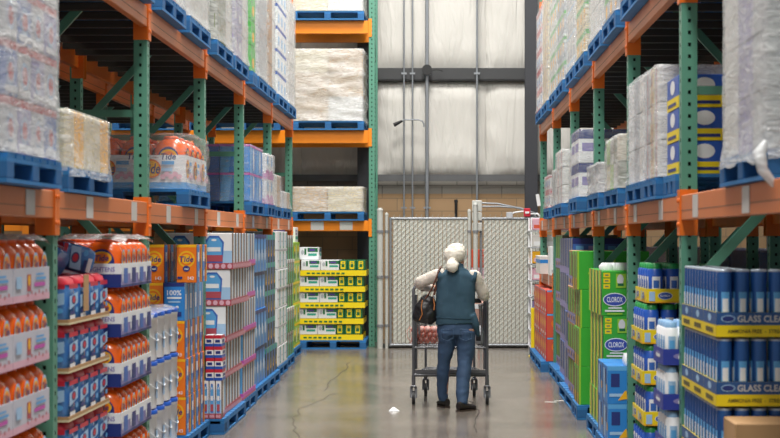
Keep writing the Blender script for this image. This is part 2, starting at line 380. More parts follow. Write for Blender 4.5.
# chain link fence with slats: two gates and posts
FY = 23.15
SLAT = P('pale grey fence slat', '#cfd0c8', .5, var=.06, scale=20)
WIRE = P('fence wire', '#a3a69f', .4, metal=.5)
def fence_panel(px0, px1, label, Yp, z0=.03, z1=2.02, seed=0):
    x0, x1 = X(px0, Yp), X(px1, Yp); t = empty('fence_gate', ((x0+x1)/2, Yp, 0), label, 'fence'); W = x1-x0
    fr = MB(); r = .021
    fr.tube([(-W/2, 0, z0), (-W/2, 0, z1)], r, GALV); fr.tube([(W/2, 0, z0), (W/2, 0, z1)], r, GALV)
    fr.tube([(-W/2, 0, z1-.02), (W/2, 0, z1-.02)], r, GALV); fr.tube([(-W/2, 0, z0+.02), (W/2, 0, z0+.02)], r, GALV); fr.build('frame', t)
    sl = MB(); n = int(W/.065)
    for i in range(n): x = -W/2+.04+(W-.08)*(i+.5)/n; sl.box((x, .0, (z0+z1)/2+.02), (.054, .006, z1-z0-.06), SLAT)
    sl.build('slats', t)
    wm = MB(); d = .085; s = -W/2-(z1-z0)
    H = z1-z0
    for side in (1, -1):
        s = -W/2-H
        while s < W/2+.0:
            a0 = max(0, -W/2-s); a1 = min(H, W/2-s)
            if a1 > a0+.02:
                xa, xb = s+a0, s+a1
                if side < 0: xa, xb = -xa, -xb
                wm.bar((xa, -.008*side-.006, z0+a0), (xb, -.008*side-.006, z0+a1), .007, .006, WIRE)
            s += d
    for i in range(int(W/.085)):
        x = -W/2+.05+i*.085; wm.bar((x-.012, -.01, z1-.02), (x+.012, -.01, z1+.045), .006, .005, WIRE)
    wm.build('wire_mesh', t)
    return t
fence_panel(390.5, 470, 'left pale slatted chain link gate behind the cart', FY)
fence_panel(481, 542, 'right pale slatted chain link gate beside the right rack', FY)
def post(px, r, h, label, mt=PIPEW, Yp=FY, name='fence_post', cat='post'):
    t = empty(name, (X(px, Yp), Yp, 0), label, cat, 'fence posts')
    m_ = MB(); m_.tube([(0, 0, 0), (0, 0, h)], r, mt, 14); m_.build('pole', t)
    m_ = MB(); m_.sloft([(h, r*1.1, r*1.1, 2), (h+.02, r*1.1, r*1.1, 2), (h+.045, r*.5, r*.5, 2)], mt, 14); m_.build('cap', t)
    for zz in (.35, 1.1, 1.8): m_ = MB(); m_.tube([(0, 0, zz-.02), (0, 0, zz+.02)], r*1.25, GALV, 12); m_.build('band', t)
post(380, .045, 2.12, 'thick pale fence post beside the green end rack', Yp=23.1)
post(386.6, .026, 2.05, 'thin fence post at the left gate hinge')
post(467.5+1.8, .026, 2.1, 'thin post at the latch edge of the left gate', Yp=23.06)
post(475.5, .036, 2.2, 'pale round post between the two gates under the switch boxes', Yp=23.06)
post(543.5, .03, 2.05, 'fence post at the right gate hinge behind the right rack')
m_ = MB(); m_.box((0, 0, .03), (2.6, .1, .06), P('dark kerb rubber', '#3d3f3b', .8, bump=.4, scale=30)); tag(m_.build('gate_sweep', loc=(X(465, FY), FY+.12, 0)), 'dark rubber sweep strip under the two fence gates', 'strip')
# red and pink goods glimpsed behind the gate gap
for i, (px, py, c, l) in enumerate(((468, 262, CORAL, 'stack of coral red goods behind the left gate gap'), (479.5, 259, CORAL, 'coral red goods standing behind the gap right of the round post'))):
    t = empty('goods_stack', (X(px, 24.4), 24.4, 0), l, 'goods')
    for j in range(5):
        m_ = MB(); m_.box((0, 0, .17+j*.3), (.18, .2, .29), (c, OFFW, KRAFTD, PINK, c)[j], .006); m_.build('carton', t)

# ------------------------------------------------------------------ racking
XL, XR = 2.055, 1.405
YL = [7.97+2.52*i for i in range(-1, 6)]; YR = [6.08]+[8.84+2.52*i for i in range(0, 6)]
H1, H2, H3 = 1.95, 3.315, 5.03
PH = 6.6
def post_mesh():
    mb = MB(); w_, d_ = .092, .09   # x width, y depth
    p = .07; n = int(PH/p); hx = .009; hz = .011; dep = .012
    def face(o, u, v, W):
        nn = Vector(u).cross(Vector(v)); o = Vector(o); u = Vector(u); v = Vector(v)
        def q(a0, b0, a1, b1, e0=0): mb.add([o+u*a0+v*b0, o+u*a1+v*b0, o+u*a1+v*b1, o+u*a0+v*b1], [(0, 1, 2, 3)], GREEN)
        c = W/2; q(0, 0, c-hx, PH); q(c+hx, 0, W, PH); z = 0
        for i in range(n):
            zc = (i+.5)*p; q(c-hx, z, c+hx, zc-hz); z = zc+hz
            a = [o+u*(c-hx)+v*(zc-hz), o+u*(c+hx)+v*(zc-hz), o+u*(c+hx)+v*(zc+hz), o+u*(c-hx)+v*(zc+hz)]
            b = [k-nn*dep*2 for k in a]
            mb.add(a+b, [(0, 1, 5, 4), (1, 2, 6, 5), (2, 3, 7, 6), (3, 0, 4, 7), (4, 5, 6, 7)], P('post hole shade', '#10201a', .9))  # near-black pocket colour paints the shade inside the holes
        q(c-hx, z, c+hx, PH)
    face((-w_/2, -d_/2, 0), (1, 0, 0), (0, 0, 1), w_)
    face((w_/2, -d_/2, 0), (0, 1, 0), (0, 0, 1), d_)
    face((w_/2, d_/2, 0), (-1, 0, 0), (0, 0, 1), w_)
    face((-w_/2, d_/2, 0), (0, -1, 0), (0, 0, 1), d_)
    mb.add([(-w_/2, -d_/2, PH), (w_/2, -d_/2, PH), (w_/2, d_/2, PH), (-w_/2, d_/2, PH)], [(0, 1, 2, 3)], GREEN)
    return mb.mesh('post')
POST = post_mesh(); DEP = 1.07
def child(name, me, parent, loc=(0, 0, 0), rot=(0, 0, 0)):
    o = bpy.data.objects.new(name, me); C.objects.link(o); o.parent = parent; o.location = loc; o.rotation_euler = rot; return o
def frame_meshes(s):
    out = []
    for (x0, z0, x1, z1, w_) in ((0, .2, DEP, .2, .045), (0, 1.35, DEP, 1.35, .045), (0, 2.57, DEP, 2.57, .05), (0, 4.6, DEP, 4.6, .05),
                             (DEP, .25, 0, 1.3, .05), (0, 1.42, DEP, 2.5, .06), (DEP, 2.65, 0, 3.75, .06), (0, 3.8, DEP, 4.55, .05), (DEP, 4.65, 0, 5.8, .05)):
        m_ = MB(); m_.bar((s*(x0+(.03 if x0 == 0 else -.03)), 0, z0), (s*(x1+(.03 if x1 == 0 else -.03)), 0, z1), w_, .03, GREEN if z0 != z1 else GREEN); out.append(m_.mesh('brace'))
    return out
FM = {-1: frame_meshes(-1), 1: frame_meshes(1)}
m_ = MB(); m_.box((0, 0, .006), (.13, .14, .012), GREEND); FOOT = m_.mesh('foot_plate')
def rack_frame(s, xf, y, label, group):
    t = empty('rack_frame', (s*(xf+.046), y, 0), label, 'rack frame', group)
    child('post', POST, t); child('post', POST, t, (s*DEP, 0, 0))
    for me in FM[s]: child('brace', me, t)
    child('foot_plate', FOOT, t); child('foot_plate', FOOT, t, (s*DEP, 0, 0))
    return t
def beam_meshes(s, L, body, h=.145, conn=ORANGE):
    mb = MB(); mb.box((0, 0, -h/2), (.05, L-.094, h), body, .004); mb.box((s*-.0255+0, 0, -h*.62), (.001, L-.1, .004), KRAFTD)
    cs = []
    for e in (-1, 1):
        c = MB(); y = e*(L/2-.047)
        c.box((-s*.030, y+e*.0225, -.10), (.008, .046, .27), conn)       # plate over the post's aisle face
        c.box((0.022*s, y-e*.0, -.10), (.10, .008, .27), conn)            # plate against the post's side
        for zz in (-.03, -.17): c.tube([(-s*.032, y+e*.022, zz), (-s*.04, y+e*.022, zz)], .012, conn, 8)
        cs.append(c.mesh('connector'))
    return mb.mesh('beam_rail'), cs
m_ = MB(); m_.box((0, 0, 0), (.004, .16, .125), TAG); TAGM = m_.mesh('price_tag')
BAYN = ['nearest bay', 'second bay', 'third bay', 'fourth bay', 'fifth bay', 'farthest bay']
def rack_beam(s, xf, ya, yb, z, label, group, body=BEAM, tags=0, inner=False, cache={}):
    L = yb-ya; key = (s, round(L, 3), body.name, inner)
    if key not in cache: cache[key] = beam_meshes(s if not inner else -s, L, body)
    rail, cs = cache[key]
    t = empty('rack_beam', (s*(xf+.022), (ya+yb)/2, z), label, 'rack beam', group)
    child('beam_rail', rail, t)
    for c in cs: child('connector', c, t)
    for i in range(tags): child('price_tag', TAGM, t, (-s*.028, -L/2+L*(i+.6)/tags, -.072))
    return t
m_ = MB(); m_.box((0, 0, 0), (DEP-.08, .05, .05), DARKBAR); CROSS = m_.mesh('crossbar')
def deck(s, xf, ya, yb, z, label, group, n=6):
    t = empty('deck_supports', (s*(xf+.04+DEP/2), (ya+yb)/2, z), label, 'deck supports', group)
    L = yb-ya
    for i in range(n): child('crossbar', CROSS, t, (0, -L/2+L*(i+.5)/n, -.03))
LEVN = {H1: 'lower', H2: 'upper', H3: 'topmost'}
for s, XF, YS in ((-1, XL, YL), (1, XR, YR)):
    for i, y in enumerate(YS):
        nm = ['nearest the camera', 'second from the camera', 'third from the camera', 'fourth from the camera', 'fifth from the camera', 'sixth from the camera', 'farthest at the row end'][i]
        rack_frame(s, XF, y, 'green perforated rack frame, %s aisle side, %s' % (SIDE[s], nm), 'green rack frames along the aisle')
        rack_frame(s, XF+DEP+.35, y, 'green rear row frame behind %s rack, %s' % (SIDE[s], nm), 'rear row rack frames')
    for i in range(6):
        for z in (H1, H2, H3):
            if z == H3 and False: continue
            b = BAYN[i]
            rack_beam(s, XF, YS[i], YS[i+1], z, '%s orange front beam on %s aisle side, %s' % (LEVN[z], SIDE[s], b), 'orange beams along the aisle', tags=2 if z == H1 else 0)
            if z < H3:
                rack_beam(s, XF+DEP+.02, YS[i], YS[i+1], z, '%s orange back beam of %s aisle rack, %s' % (LEVN[z], SIDE[s], b), 'orange back beams', body=ORANGE, inner=True)
                rack_beam(s, XF+DEP+.35, YS[i], YS[i+1], z, '%s orange beam of the rear row behind %s rack, %s' % (LEVN[z], SIDE[s], b), 'rear row beams', body=ORANGE)
            if z < H3:
                deck(s, XF, YS[i], YS[i+1], z, 'dark steel cross supports under %s level, %s aisle side, %s' % (LEVN[z], SIDE[s], b), 'deck supports')
                if z == H2: deck(s, XF+DEP+.35, YS[i], YS[i+1], z, 'dark cross supports of the rear row, %s side, %s' % (SIDE[s], b), 'rear deck supports')
rack_beam(1, XR, YR[5], YR[6], 1.22, 'extra low front beam in the farthest bay of the right rack', 'orange beams along the aisle', tags=2)
# cross-aisle rack at the back
EY = 23.4; EX = [-1.05, -3.75, -6.45, -9.15]
for i, x in enumerate(EX):
    t = empty('rack_frame', (x-.045, EY+.04, 0), 'green frame of the cross rack at the back wall, %s' % ['right end beside the fence', 'second from its right end', 'third from its right end', 'leftmost'][i], 'rack frame', 'back cross rack frames', rz=-math.pi/2)
    child('post', POST, t); child('post', POST, t, (-DEP, 0, 0))
    for me in FM[-1]: child('brace', me, t)
    child('foot_plate', FOOT, t); child('foot_plate', FOOT, t, (-DEP, 0, 0))
for i in range(3):
    for z in (1.97, 3.38, 5.09):
        for back in (0, 1):
            if back and z < 2: pass
            L = 2.7; t = empty('rack_beam', ((EX[i]+EX[i+1])/2-.045, EY+.02+back*(DEP), z), '%s vivid orange %s beam of the back cross rack, %s' % ({1.97: 'lower', 3.38: 'middle', 5.09: 'top'}[z], ['front', 'rear'][back], ['right bay', 'middle bay', 'left bay'][i]), 'rack beam', 'back cross rack beams')
            mb = MB(); h = .16 if z < 2 else .2
            mb.box((0, 0, -h/2), (L-.1, .05, h), ORANGEV, .004); mb.build('beam_rail', t)
            for e in (-1, 1):
                c = MB(); c.box((e*(L/2-.025), -.035*(1-2*back), -.11), (.05, .012, .28), ORANGEV); c.build('connector', t)
            if z < 2 and not back and i == 0:
                for q in (.05, .5, .95): c = MB(); c.box((q, -.028, -.08), (.2 if q > .2 else .12, .004, .13), OFFW); c.build('price_tag', t)
# ------------------------------------------------------------------ pallets
def make_pallet(wx, wy, top=BLUEP, blk=BLUED):
    t = empty('pallet'); h = .135
    m_ = MB()
    n = 7
    for i in range(n): m_.box((0, -wy/2+wy*(i+.5)/n, h-.01), (wx, wy/n*.78, .02), top)
    for x in (-wx/2+.05, 0, wx/2-.05): m_.box((x, 0, h-.031), (.1, wy, .02), top)
    a = child('top_deck', m_.mesh('top_deck'), t)
    m_ = MB()
    for x in (-wx/2+.05, 0, wx/2-.05): m_.box((x, 0, .01), (.1, wy-.2, .018), top)
    for y in (-wy/2+.05, wy/2-.05): m_.box((0, y, .01), (wx, .1, .02), top)
    b = child('bottom_deck', m_.mesh('bottom_deck'), t)
    m_ = MB(); m_.box((0, 0, 0), (.1, .12, .077), blk, .004); bm_ = m_.mesh('block')
    ks = [a, b]
    for x in (-wx/2+.05, 0, wx/2-.05):
        for y in (-wy/2+.06, 0, wy/2-.06): ks.append(child('block', bm_, t, (x, y, .058)))
    return proto(t, 'pallet', ks)
PAL = {}
def pallet(s, xf, y0, y1, z, label, wood=False, depth=1.0, group='pallets in the racks'):
    key = (round(y1-y0, 2), wood, depth)
    if key not in PAL: PAL[key] = make_pallet(depth, y1-y0, WOODP if wood else BLUEP, WOODP if wood else BLUED)
    return put(PAL[key], (s*(xf+depth/2), (y0+y1)/2, z), label, group)

# ------------------------------------------------------------------ stacks of cartons
def blank(mb, s, sx, sy, sz): pass
def carton_proto(s, dims, body, paint, cat='box', name='carton', shadow_gap=.006):
    sx, sy, sz = dims; mb = MB(); g = shadow_gap
    mb.box((0, 0, sz/2-.0005), (sx-g, sy-g, sz-.001), body, .004)
    paint(mb, s, sx-g, sy-g, sz)
    o = mb.build(name); return proto(o, cat)
def stack(s, xf, y0, z0, dims, n, body, paint, what, where, name='carton', cat='box', jit=.006, tops=None, group=None, shift=None):
    p = carton_proto(s, dims, body, paint, cat, name); sx, sy, sz = dims; nx, ny, nz = n
    for k in range(nz):
        jx = random.uniform(-jit, jit); sh = shift(k) if shift else 0
        for i in range(nx):
            for j in range(ny):
                row = '' if nx == 1 else (', aisle row' if i == 0 else ', back row' if nx == 2 else ', %s row back' % ORD[i])
                pos = '' if ny == 1 else ', %s from near end' % ORD[j]
                put(p, (s*(xf+sh+sx/2+i*sx)+jx, y0+sy/2+j*sy, z0+k*sz), '%s%s%s, %s tier%s' % (what, pos, row, tier(k, nz), (' '+where) if where else ''), group or (what.split(',')[0]+' stack '+where))

# ------------------------------------------------------------------ wrapped loads
def film_mesh(wx, wy, h, seed, fm, skirt=.012, amp=.007):
    NP = 84; NZ = max(10, int(h/.035)); v = []; f = []; per = []; r = .04
    # rounded rectangle perimeter
    L = 2*(wx+wy)
    for i in range(NP):
        d = L*i/NP
        if d < wx: p = (-wx/2+d, -wy/2); nn = (0, -1)
        elif d < wx+wy: p = (wx/2, -wy/2+d-wx); nn = (1, 0)
        elif d < 2*wx+wy: p = (wx/2-(d-wx-wy), wy/2); nn = (0, 1)
        else: p = (-wx/2, wy/2-(d-2*wx-wy)); nn = (-1, 0)
        per.append((p, nn))
    for j in range(NZ+1):
        z = -skirt+(h+skirt)*j/NZ
        for i, (p, nn) in enumerate(per):
            q = Vector((p[0]*1.7+seed, p[1]*1.7, z*6+.8*(p[0]+p[1])))
            o = .012+amp*(noise.noise(q*1.5)+.7*noise.noise(q*4)+.2)
            if z < .08: o += .018*max(0, (.08-z)/.1)*(1+noise.noise(Vector((p[0]*9, p[1]*9, seed))))
            rx = abs(p[0]) > wx/2-.03 and abs(p[1]) > wy/2-.03
            o = max(.004, o)
            if rx: o *= .6
            if j == 0: zz = z+(.03*noise.noise(Vector((p[0]*7, p[1]*7, seed+4))) if skirt > .03 else 0)
            else: zz = z
            v.append((p[0]*(1 if not nn[0] else 1)+nn[0]*o, p[1]+nn[1]*o, zz))
    for j in range(NZ):
        for i in range(NP): f.append((j*NP+i, j*NP+(i+1) % NP, (j+1)*NP+(i+1) % NP, (j+1)*NP+i))
    top = NZ*NP; v.append((0, 0, h+.01)); f += [(top+i, top+(i+1) % NP, len(v)-1) for i in range(NP)]
    mb = MB(); mb.add(v, f, fm, True); return mb.mesh('stretch_film')
def load(s, xf, y0, y1, z, layers, lh, label, body, paint=blank, ny=3, depth=1.0, fm=None, mats=None, nx=1, name='wrapped_load', skirt=-.002, amp=.007, group='wrapped pallet loads in the racks', pw=False, pal=True, inset=0.02, plabel=None, film=True):
    """a pallet (thing) and the shrink-wrapped load standing on it (another thing: cartons + film)"""
    if pal: pallet(s, xf, y0, y1, z, plabel or ('pallet under the '+label if len(label.split()) < 14 else 'pallet of the '+' '.join(label.replace('wrapped ', '').split()[:13])), wood=pw, depth=depth, group='pallets on the rack levels')
    zz = z+(.137 if pal else 0.001)
    t = empty(name, (s*(xf+depth/2), (y0+y1)/2, zz), label, 'wrapped load', group)
    wx, wy = depth-2*inset, y1-y0-2*inset; sy = wy/ny; sx = wx/nx
    for k in range(layers):
        for j in range(ny):
            for i in range(nx):
                b = body if not mats else mats[(k*3+j+i) % len(mats)]
                key = (s, round(sx, 3), round(sy, 3), lh, b.name, paint.__name__)
                if key not in PM:
                    mb = MB(); mb.box((0, 0, lh/2), (sx-.006, sy-.006, lh-.004), b, .006); paint(mb, s, sx-.006, sy-.006, lh); PM[key] = mb.mesh('carton')
                child('carton', PM[key], t, (-wx/2+sx*(i+.5), -wy/2+sy*(j+.5), k*lh))
    if film: child('stretch_film', film_mesh(wx+.004, wy+.004, layers*lh, random.random()*40, fm or FILM, skirt, amp), t)
    return t
PM = {}
# paint functions: prints on the aisle face and on the face toward the camera
def both(fn):
    def p(mb, s, sx, sy, sz):
        fn(cam_face(mb, sx, sy, sz)); fn(aisle_face(mb, s, sx, sy, sz))
    p.__name__ = fn.__name__; return p
def bluered(F):
    F.rect(.0, .86, 1, 1, RED); F.disc(.5, .45, F.W*.3, F.H*.26, LBLUE); F.disc(.5, .45, F.W*.2, F.H*.17, RED); F.rect(.08, .08, .92, .2, WHITE)
def purplewhite(F):
    F.rect(0, .72, 1, 1, NAVY); F.rect(.1, .35, .9, .6, LILAC); F.rect(.1, .08, .75, .2, WHITE)
def pinkwhite(F):
    F.rect(0, 0, 1, .2, MAG); F.poly([(0, .2), (1, .2), (.55, .42), (0, .3)], MAG); F.disc(.45, .72, F.W*.22, F.H*.2, SKY)
def bluewave(F):
    F.poly([(0, 0), (.3, 0), (.42, 1), (.1, 1)], SKY); F.disc(.6, .5, F.W*.1, F.H*.42, WHITE); F.rect(0, .92, 1, 1, MAG)
def greenish(F):
    F.rect(.0, .6, 1, .78, GRN); F.disc(.5, .35, F.W*.22, F.H*.2, YELO)
def redwhite(F):
    F.rect(0, .0, 1, .16, RED); F.rect(0, .82, 1, 1, RED); F.disc(.55, .5, F.W*.25, F.H*.22, BLUEB); F.rect(.1, .25, .4, .4, CORAL)
def palestripe(F):
    F.rect(.44, 0, .56, 1, RED); F.rect(.1, .55, .35, .85, GREYW)
def bluegold(F):
    F.rect(0, 0, 1, .36, YEL); F.disc(.5, .68, F.W*.2, F.H*.22, WHITE); F.rect(.1, .1, .8, .2, NAVY)
def pucks(F):
    F.rect(0, .3, 1, .38, LBLUE); F.rect(.2, .5, .8, .8, GREYW)
def lidded(F):
    F.rect(0, .86, 1, 1, BLUE); F.rect(.25, .2, .75, .6, LBLUE)
def plainlab(F):
    F.rect(.3, .35, .7, .65, WHITE)

L1 = H1+.001; L2 = H2+.001
def T(s, z0=None): return SIDE[s]
# --- left, lower level (z 1.95)
load(-1, 1.95, 6.72, 7.70, L1, 4, .258, 'tall wrapped load of blue and red packs, left lower level, nearest', BLUEM, both(bluered), ny=4, mats=[GREYW, LILAC, GREYW, BLUEM], amp=.009, fm=FILMH)
load(-1, 2.03, 8.15, 9.25, L1, 1, .32, 'small wrapped load of cream cartons, left lower level beside tallest pack load', CREAM, ny=5, nx=2, amp=.01, skirt=.05, mats=[CREAM, CREAM, YELO])
load(-1, 2.0, 15.75, 16.9, L1, 2, .30, 'wrapped load of blue cartons with magenta bands, left lower level', BLUEB, both(bluewave), ny=2, nx=3, mats=[BLUEB, BLUEM, BLUEB], fm=FILMT)
load(-1, 1.98, 17.05, 17.85, L1, 2, .29, 'wrapped load of white and magenta cartons, left lower level behind blue cartons', WHITE, both(pinkwhite), ny=2, nx=2)
load(-1, 2.05, 18.2, 19.2, L1, 2, .2, 'low wrapped load of grey cartons, left lower level farthest bay', GREYW, ny=3, mats=[GREYW, OFFW, KRAFT])
load(-1, 2.05, 19.35, 20.4, L1, 1, .22, 'lowest wrapped tan load at the far end of left lower level', KRAFT, ny=3, mats=[GREYW, OFFW, KRAFT])
# detergent load with jugs: built further down with the jugs
# --- left, upper level
UL = [(8.15, 9.2, GREYW, blank, 'pale grey', FILMM), (9.3, 10.35, WHITE, both(pucks), 'blue banded', FILM),
      (10.62, 11.62, PINK, both(plainlab), 'pink labelled', FILM), (11.78, 12.85, OFFW, blank, 'plain off-white', FILMM),
      (13.2, 14.25, OLIVE, blank, 'olive grey', FILMM), (14.35, 15.4, LILAC, both(plainlab), 'lilac grey', FILMM), (15.7, 16.1, GRN, both(greenish), 'narrow bright green', FILMT),
      (16.2, 17.1, GREYW, blank, 'grey striped', FILMM), (17.15, 17.95, KRAFT, blank, 'brown', FILM), (18.2, 19.3, WHITE, both(lidded), 'white and blue lidded', FILMT), (19.4, 20.4, OFFW, both(plainlab), 'cream labelled', FILM)]
for y0, y1, b, pf, nm, fm in UL:
    load(-1, 1.98, y0, y1, L2, 5, .276, 'tall wrapped load of %s cartons on left upper level' % nm, b, pf, ny=3 if y1-y0 > .5 else 1, fm=fm, mats=[b, b, OFFW] if nm in ('pink labelled', 'olive grey', 'brown', 'lilac grey') else None)
# --- right, lower level
load(1, 1.375, 6.41, 7.43, L1, 4, .258, 'tall milky wrapped grey load, right lower level, nearest the camera', GREYW, ny=3, fm=FILMM, mats=[GREYW, LILAC, OFFW], skirt=.05, amp=.007)
m_ = MB(); m_.tube([(0, 0, 0), (-.03, -.02, -.05), (-.02, -.03, -.12), (.03, -.02, -.18), (.09, -.02, -.2)], [.012, .03, .025, .018, .012], film_mat('loose film', lo=.6, hi=.95), 8)
tag(m_.build('loose_film_tail', loc=(1.375, 6.375, 2.11)), 'twisted white tail of loose stretch film hanging over the nearest right pallet', 'film')
load(1, 1.40, 9.0, 9.5, L1, 3, .2, 'blue and yellow cartons stacked just behind the large right rack post, lower level', BLUE, both(bluegold), ny=1, nx=3, film=False)
load(1, 1.36, 9.55, 10.2, L1, 3, .24, 'wrapped load of red striped cartons beside the large right rack post', OFFW, both(palestripe), ny=3, mats=[OFFW, CREAM, GREYW], amp=.012, fm=FILM)
load(1, 1.37, 10.25, 11.2, L1, 3, .245, 'lumpy wrapped pale load behind the red striped cartons, right lower level', GREYW, ny=3, mats=[OFFW, GREYW, WHITE], fm=FILM, amp=.014)
load(1, 1.36, 11.6, 12.6, L1, 2, .21, 'wrapped load of pale green jars, third right bay lower level', LGRN, ny=4, mats=[OLIVE, OFFW, LGRN, CREAM], fm=FILMM, amp=.015)
load(1, 1.33, 12.75, 13.75, L1, 1, .26, 'short milky wrapped load behind the pale green jars', GREYW, ny=3, fm=FILMM, amp=.02)
load(1, 1.27, 14.15, 15.0, L1, 2, .32, 'two tier wrapped load of purple and white cartons, right lower level', WHITE, both(purplewhite), ny=2, nx=3, fm=FILMT)
load(1, 1.36, 15.2, 16.2, L1, 2, .27, 'grey wrapped load just behind the purple and white cartons', GREYW, ny=3, fm=FILMM)
load(1, 1.32, 16.6, 17.6, L1, 3, .2, 'wrapped load of white cartons with a red band, fifth right bay', OFFW, both(palestripe), ny=2)
load(1, 1.36, 17.7, 18.7, L1, 2, .22, 'low grey wrapped load behind the red banded white cartons', GREYW, ny=3, fm=FILMM)
load(1, 1.36, 19.1, 20.1, L1, 2, .21, 'wrapped load of red and white cartons, farthest right bay lower level', OFFW, both(redwhite), ny=3)
# --- right, upper level
UR = [(7.0, 8.0, RED, both(redwhite), 'red', FILM), (8.95, 10.0, OFFW, blank, 'off-white', FILMM), (10.1, 11.2, RED, blank, 'dark red', FILMM),
      (11.5, 12.5, GREYW, both(greenish), 'pale green banded', FILM), (12.6, 13.7, OFFW, both(plainlab), 'white labelled', FILM), (14.05, 15.1, CREAM, both(greenish), 'cream and green', FILM),
      (15.2, 16.2, OFFW, both(pucks), 'blue banded white', FILM), (16.55, 17.6, GREYW, both(greenish), 'grey and green', FILM), (17.7, 18.7, OFFW, both(greenish), 'white and green', FILM),
      (19.05, 20.1, CREAM, both(palestripe), 'red striped cream', FILM), (20.2, 21.35, WHITE, both(redwhite), 'red white and blue', FILM)]
for q, (y0, y1, b, pf, nm, fm) in enumerate(UR):
    load(1, 1.33, y0, y1, L2, 5, .276, 'tall wrapped load of %s cartons on right upper level' % nm, b, pf, ny=3, fm=fm)
# --- rear rows: plain loads that close the view; upper ones added for shade
for s, XF, YS in ((-1, XL, YL), (1, XR, YR)):
    for i in range(6):
        for j in range(2):
            y0 = YS[i]+.12+j*1.16
            load(s, XF+DEP+.4, y0, y0+1.08, L2, 4, .34, 'rear row wrapped load, upper level, %s side, %s, %s half' % (SIDE[s], BAYN[i], ['near', 'far'][j]), KRAFT, ny=1, nx=1, fm=FILMM, mats=[KRAFT, GREYW, OFFW], group='rear row wrapped loads', pw=True)
            if (i*2+j) % 3 != 1:
                load(s, XF+DEP+.4, y0, y0+1.08, L1, 2, .27+.04*((i+j) % 3), 'rear row wrapped load, lower level, %s side, %s, %s half' % (SIDE[s], BAYN[i], ['near', 'far'][j]), KRAFT, ny=1, nx=1, fm=FILMT, mats=[[KRAFT, CORAL, OFFW], [GREYW, BLUEM, KRAFT]][(i+j) % 2], group='rear row wrapped loads', pw=bool(j))
            load(s, XF+DEP+.4, y0, y0+1.08, 0.001, 4, .36, 'rear row load on the floor, %s side, %s, %s half' % (SIDE[s], BAYN[i], ['near', 'far'][j]), KRAFT, ny=1, nx=1, fm=FILMT, mats=[KRAFTD, NAVY, GREYW, KRAFT], group='rear row wrapped loads')
# --- cross rack at the back wall
def xload(px0, px1, z, layers, lh, label, mats, pw=False, Y0=23.3, d=1.05, ny=1, nx=2, fm=FILMH, amp=.02):
    x0, x1 = X(px0, Y0), X(px1, Y0); wd = x1-x0
    load(-1, -x1, Y0, Y0+d, z, layers, lh, label, mats[0], ny=ny, nx=nx, depth=wd, mats=mats, fm=fm, pw=pw, group='loads on the back cross rack', amp=amp)
TANB = P('tan sack paper', '#c7ab84', .8, var=.2, scale=5)
xload(292, 364, 3.382, 3, .375, 'wrapped three layer load of tan sacks, middle level of back cross rack', [TANB, OFFW, CREAM, TANB], fm=FILMH, amp=.035)
xload(291, 364, 5.092, 2, .4, 'wrapped cream load on the top level of back cross rack', [CREAM, OFFW, TANB], fm=FILM, amp=.02)
xload(291, 364, 1.972, 1, .39, 'low wrapped tan load on the lower level of back cross rack', [TANB, CREAM], fm=FILM, amp=.02)
for i, (a, b) in enumerate(((205, 280), (112, 190))):
    xload(a, b, 3.382, 2, .4, 'brown wrapped load, middle level, back cross rack, %s' % ['behind the left rack end', 'leftmost'][i], [KRAFT, TANB, OFFW])
    xload(a, b, 1.972, 2, .3, 'brown wrapped load, lower level, back cross rack, %s' % ['behind the left rack end', 'leftmost'][i], [OFFW, KRAFT, BLUEM])
# ------------------------------------------------------------------ floor level goods
FP = .137      # top of a floor pallet
def fpal(s, xf, y0, y1, what):
    pallet(s, xf, y0, y1, 0.001, 'blue floor pallet under the '+what, depth=1.05, group='blue pallets on the floor')

# orange detergent jug: body, handle, cap, label
def jug_proto(wx, wy, h, capm, s, big=False):
    t = empty('detergent_jug')
    m_ = MB(); a, b = wx/2, wy/2
    m_.sloft([(0, a*.9, b*.9, 4), (.01, a*.97, b*.97, 4), (h*.6, a, b, 4), (h*.74, a*.97, b*.96, 3.2), (h*.84, a*.86, b*.86, 2.6), (h*.91, a*.64, b*.68, 2.2), (h*.95, a*.42, b*.46, 2)], ORJ, 16)
    body = m_.build('body', t)
    m_ = MB(); m_.sloft([(h*.92, a*.45, b*.5, 2), (h*.93, a*.48, b*.54, 2), (h*.985, a*.46, b*.52, 2), (h, a*.38, b*.44, 2)], capm, 14); cap = m_.build('cap', t)
    m_ = MB(); m_.tube([(0, b*.35, h*.88), (0, b*.85, h*.84), (0, b*1.04, h*.72), (0, b*.98, h*.55)], .012, ORJ, 8); hd = m_.build('handle', t)
    m_ = MB()
    for F in (cam_face(m_, wx*1.0, wy*1.01, h), aisle_face(m_, s, wx*1.01, wy*1.0, h)):
        F.l = 3; F.disc(.5, .52, F.W*.34, h*.27, NAVY if F.W > .2 else LBLUE); F.disc(.5, .60, F.W*.27, h*.14, YELO); F.disc(.5, .60, F.W*.21, h*.105, ORB); F.text('Tide', .5, .60, .12, NAVY, .5, .15); F.disc(.5, .36, F.W*.2, h*.06, WHITE)
    lb = m_.build('label', t)
    return proto(t, 'jug', [body, cap, hd, lb])
def tray_proto(s, wx, wy, h, body, paint, name='tray_carton'):
    mb = MB(); th = .004; z = .004
    mb.box((0, 0, z/2), (wx, wy, z), KRAFT)
    for sx_ in (-1, 1): mb.box((sx_*(wx/2-th/2), 0, h/2), (th, wy, h), body)
    for sy_ in (-1, 1): mb.box((0, sy_*(wy/2-th/2), h/2), (wx-2*th, th, h), body)
    paint(cam_face(mb, wx, wy, h)); paint(aisle_face(mb, s, wx, wy, h))
    return proto(mb.build(name), 'carton')
PINKC = P('pale pink tray card', '#c6c6d2', .5)
